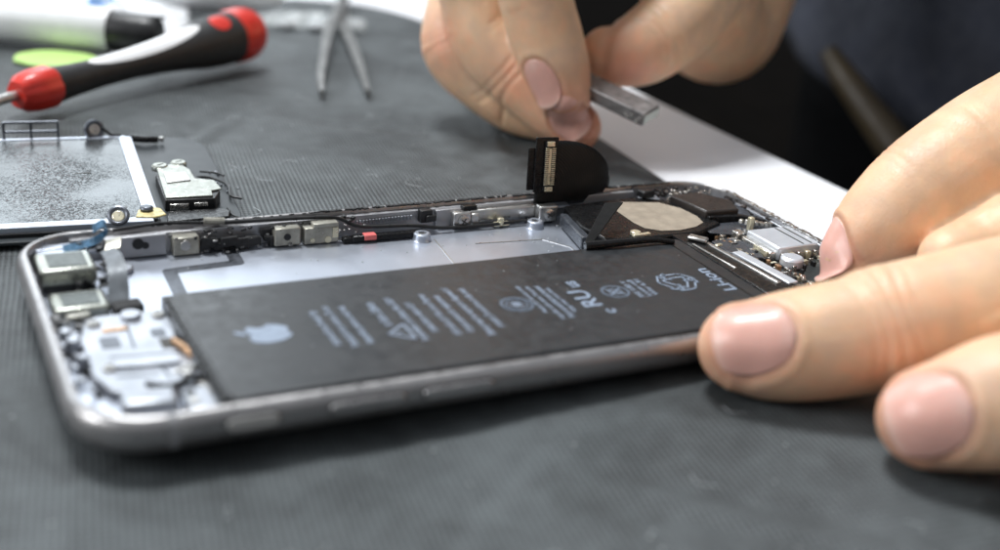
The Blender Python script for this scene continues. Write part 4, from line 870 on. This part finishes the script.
for c, t, u, s_, r_, L_, W_ in nail_jobs:
    n = 22; vs = []; tn = []
    for i in range(n + 1):
        for j in range(n + 1):
            # square -> rounded nail outline
            a, b_ = i / n * 2 - 1, j / n * 2 - 1
            sx_ = a * math.sqrt(1 - b_ * b_ * .47 * (1 if b_ < 0 else .9)); sy_ = b_ * math.sqrt(1 - a * a * (.46 if b_ < 0 else .42))
            x = sx_ * W_ * .985; y = sy_ * L_ / 2 * .985
            # position on an arched nail surface, found on the finger itself
            o_ = Vector(c + s_ * x + t * y + u * (r_ * 2.2)); hit = bvh.ray_cast(o_, Vector(-u), r_ * 4)
            p = np.array(hit[0]) if hit[0] is not None else c + s_ * x + t * y
            edge = max(abs(a), abs(b_)); lift = .46 - .52 * max(0, edge - .8) / .2 * (1 if b_ < .8 else 0) + (.15 if b_ > .8 else 0)
            vs.append(p + u * lift)
            free = 1 / (1 + math.exp(-(sy_ - .80 + .10 * a * a) * 40)); lun = math.exp(-(((sy_ + .82) / .22) ** 2 + (a / .55) ** 2)); base = np.array([.76, .40, .33])
            col = base * (1 - .25 * free) + np.array([.84, .70, .58]) * .25 * free; col = col * (1 - .3 * lun) + np.array([.84, .62, .54]) * .3 * lun
            tn.append(col)
    vs = np.array(vs).reshape(n + 1, n + 1, 3)
    for _ in range(10):                                # even the plate out so it reads as one smooth shell
        w2 = vs.copy(); w2[1:-1, 1:-1] = (vs[:-2, 1:-1] + vs[2:, 1:-1] + vs[1:-1, :-2] + vs[1:-1, 2:]) / 4
        w2[0, 1:-1] = (vs[0, :-2] + vs[0, 2:]) / 4 + vs[0, 1:-1] / 2; w2[-1, 1:-1] = (vs[-1, :-2] + vs[-1, 2:]) / 4 + vs[-1, 1:-1] / 2
        vs = w2
    vs = vs.reshape(-1, 3)
    fs = [(i * (n + 1) + j, (i + 1) * (n + 1) + j, (i + 1) * (n + 1) + j + 1, i * (n + 1) + j + 1) for i in range(n) for j in range(n)]
    fn_ = np.cross(vs[fs[0][1]] - vs[fs[0][0]], vs[fs[0][3]] - vs[fs[0][0]])
    no = obj_from('nail', vs, fs, 'nail', np.array(tn), person, tuple(c))
    sm = no.modifiers.new('t', 'SOLIDIFY'); sm.thickness = .03; sm.offset = 0
# torso with shirt, sleeves and trousers
def torso_ring(cx, cy, z, rx, ry, n=72, amp=6, seed=0, pw=2.4, slope=0):
    out = []
    for j in range(n):
        a = 2 * PI * j / n; c_, s_ = math.cos(a), math.sin(a); q = Vector((c_ * 2.4, s_ * 2.4, z * .012 + seed))
        k = 1 / (abs(c_) ** pw + abs(s_) ** pw) ** (1 / pw); w = amp * (noise.noise(q) + .6 * noise.noise(q * 2.3)); sl = slope * (cy + s_ * k * ry - 230)
        out.append(Vector((cx + c_ * k * (rx + w), cy + s_ * k * (ry + w), z + sl)))
    return out
zs = [-46, -43, -30, -10, 15, 45, 80, 120, 170, 220, 270, 310, 340, 355]
def tp(z):
    k = np.interp(z, [-50, -20, 40, 150, 260, 320, 360], [118, 122, 118, 122, 128, 108, 60]); w = np.interp(z, [-50, -20, 40, 150, 260, 320, 360], [186, 188, 180, 192, 214, 190, 90]); return k, w
TX, TY = 450, 165
rs = [torso_ring(TX + .1 * z, TY, z, *tp(z), amp=10, slope=.16) for z in np.linspace(-26, 355, 60)]
shirt = put('shirt', G().rings(rs), 'navy', person, loc=(TX, TY, 100), angle=180)
g = G(); limb(g, [(Vector((450, -10, 290)), 62), (Vector((430, -40, 200)), 60), (Vector((400, -58, 110)), 58), (Vector((372, -56, 66)), 52)], 36, 8); put('sleeve', g, 'navy', shirt, angle=180)
g = G(); limb(g, [(Vector((450, 330, 290)), 62), (Vector((440, 318, 220)), 60), (Vector((420, 302, 165)), 58), (Vector((385, 286, 138)), 50)], 36, 8); put('sleeve', g, 'navy', shirt, angle=180)
g = G(); g.rings([torso_ring(TX, TY, z, 112, 176, amp=5, seed=4) for z in np.linspace(-210, -38, 24)])
limb(g, [(Vector((440, 90, -165)), 80), (Vector((330, 85, -165)), 76), (Vector((215, 80, -175)), 66), (Vector((190, 80, -300)), 58), (Vector((190, 80, -660)), 48)], 30, 8)
limb(g, [(Vector((440, 240, -165)), 80), (Vector((330, 245, -165)), 76), (Vector((215, 250, -175)), 66), (Vector((190, 250, -300)), 58), (Vector((190, 250, -660)), 48)], 30, 8)
put('trousers', g, 'trouser', person, loc=(TX, TY, -120), angle=180)
# tan streak of unknown kind beyond the table, built as a chair armrest
cq = at(965, 245, 425)
ch = root('tan_streak_chair', (cq.x, cq.y, -750), 'unidentified tan streak built as a chair armrest slanting down in front of the dark trousers', 'chair')
put('armrest', G().tube([at(829, 52, 452), at(850, 85, 446), at(905, 160, 435), cq], lambda t: 3.4 + 3.4 * min(1, t * 1.6), 14, 6), 'wood', ch)
put('leg', G().tube([cq, cq + Vector((4, 0, -350)), Vector((cq.x + 8, cq.y, -748))], 14, 14, 4), 'wood', ch)
# ------------------------------------------------------------------ metal bar held by the tool hand
bA = at(651, 116, 270.5)
ax = (CM @ Vector((-.78, .46, -.45))).normalized(); u = CM @ Vector((.02, .84, .54)); u = (u - ax * u.dot(ax)).normalized(); s_ = ax.cross(u)
bB = bA + ax * 30; R_ = Matrix((ax, ax.cross(u) * -1, u)).transposed()
if R_.determinant() < 0: R_ = Matrix((ax, ax.cross(u), u)).transposed()
g = G(); g.box((bA + bB) / 2, (30, 6.4, 3.1), 0, R_)
bar = put('metal_bar', g, 'bar', loc=tuple((bA + bB) / 2), bevel=.3); tag(bar, 'small scratched rectangular metal bar held between thumb and fingers', 'metal bar')
g = G()
for k in range(9): g.box(bA + ax * rng.uniform(0, 9) + s_ * 3.3 * rng.choice((-1, 1)) + u * rng.uniform(-1.3, .2), (.5, .2, .35), 0, R_)
o = put('bright_chips', g, 'solder', bar, smooth=False); o['kind'] = 'stuff'
put('end_face', G().box(bA - ax * .06, (.2, 6.0, 2.3), 0, R_), 'shield', bar, bevel=.05)

# ------------------------------------------------------------------ light: bright ceiling panels seen as a soft sheen from behind
def area(name, loc, tgt, sx_, sy_, power, col):
    ld = bpy.data.lights.new(name, 'AREA'); ld.shape = 'RECTANGLE'; ld.size = sx_ * S; ld.size_y = sy_ * S; ld.energy = power; ld.color = col
    o = bpy.data.objects.new(name, ld); COL.objects.link(o); o.location = Vector(loc) * S
    o.rotation_euler = (Vector(tgt) - Vector(loc)).to_track_quat('-Z', 'Y').to_euler(); return o
area('bench_lamp', (10, 400, 900), (60, 60, 0), 240, 180, 98000, (.96, .985, 1))
area('window_light', (-160, 1500, 620), (60, 60, 0), 1300, 700, 90000, (.86, .94, 1))
area('room_light', (-1300, 250, 800), (60, 40, 0), 700, 600, 150000, (.97, .985, 1))
w = bpy.data.worlds.new('World'); sc.world = w; w.use_nodes = True; N = w.node_tree.nodes; Lk = w.node_tree.links; bg = N['Background']
tc = N.new('ShaderNodeTexCoord'); sp = N.new('ShaderNodeSeparateXYZ'); Lk.new(tc.outputs['Generated'], sp.inputs[0])
cr = N.new('ShaderNodeValToRGB'); Lk.new(sp.outputs['Z'], cr.inputs[0]); e = cr.color_ramp.elements
e[0].position = .0; e[0].color = (.05, .05, .055, 1); e[1].position = .5; e[1].color = (.86, .90, .96, 1)
Lk.new(cr.outputs[0], bg.inputs['Color']); bg.inputs['Strength'].default_value = .42
sc.view_settings.view_transform = 'Standard'; sc.view_settings.look = 'None'; sc.view_settings.exposure = 0
sc.cycles.use_denoising = True
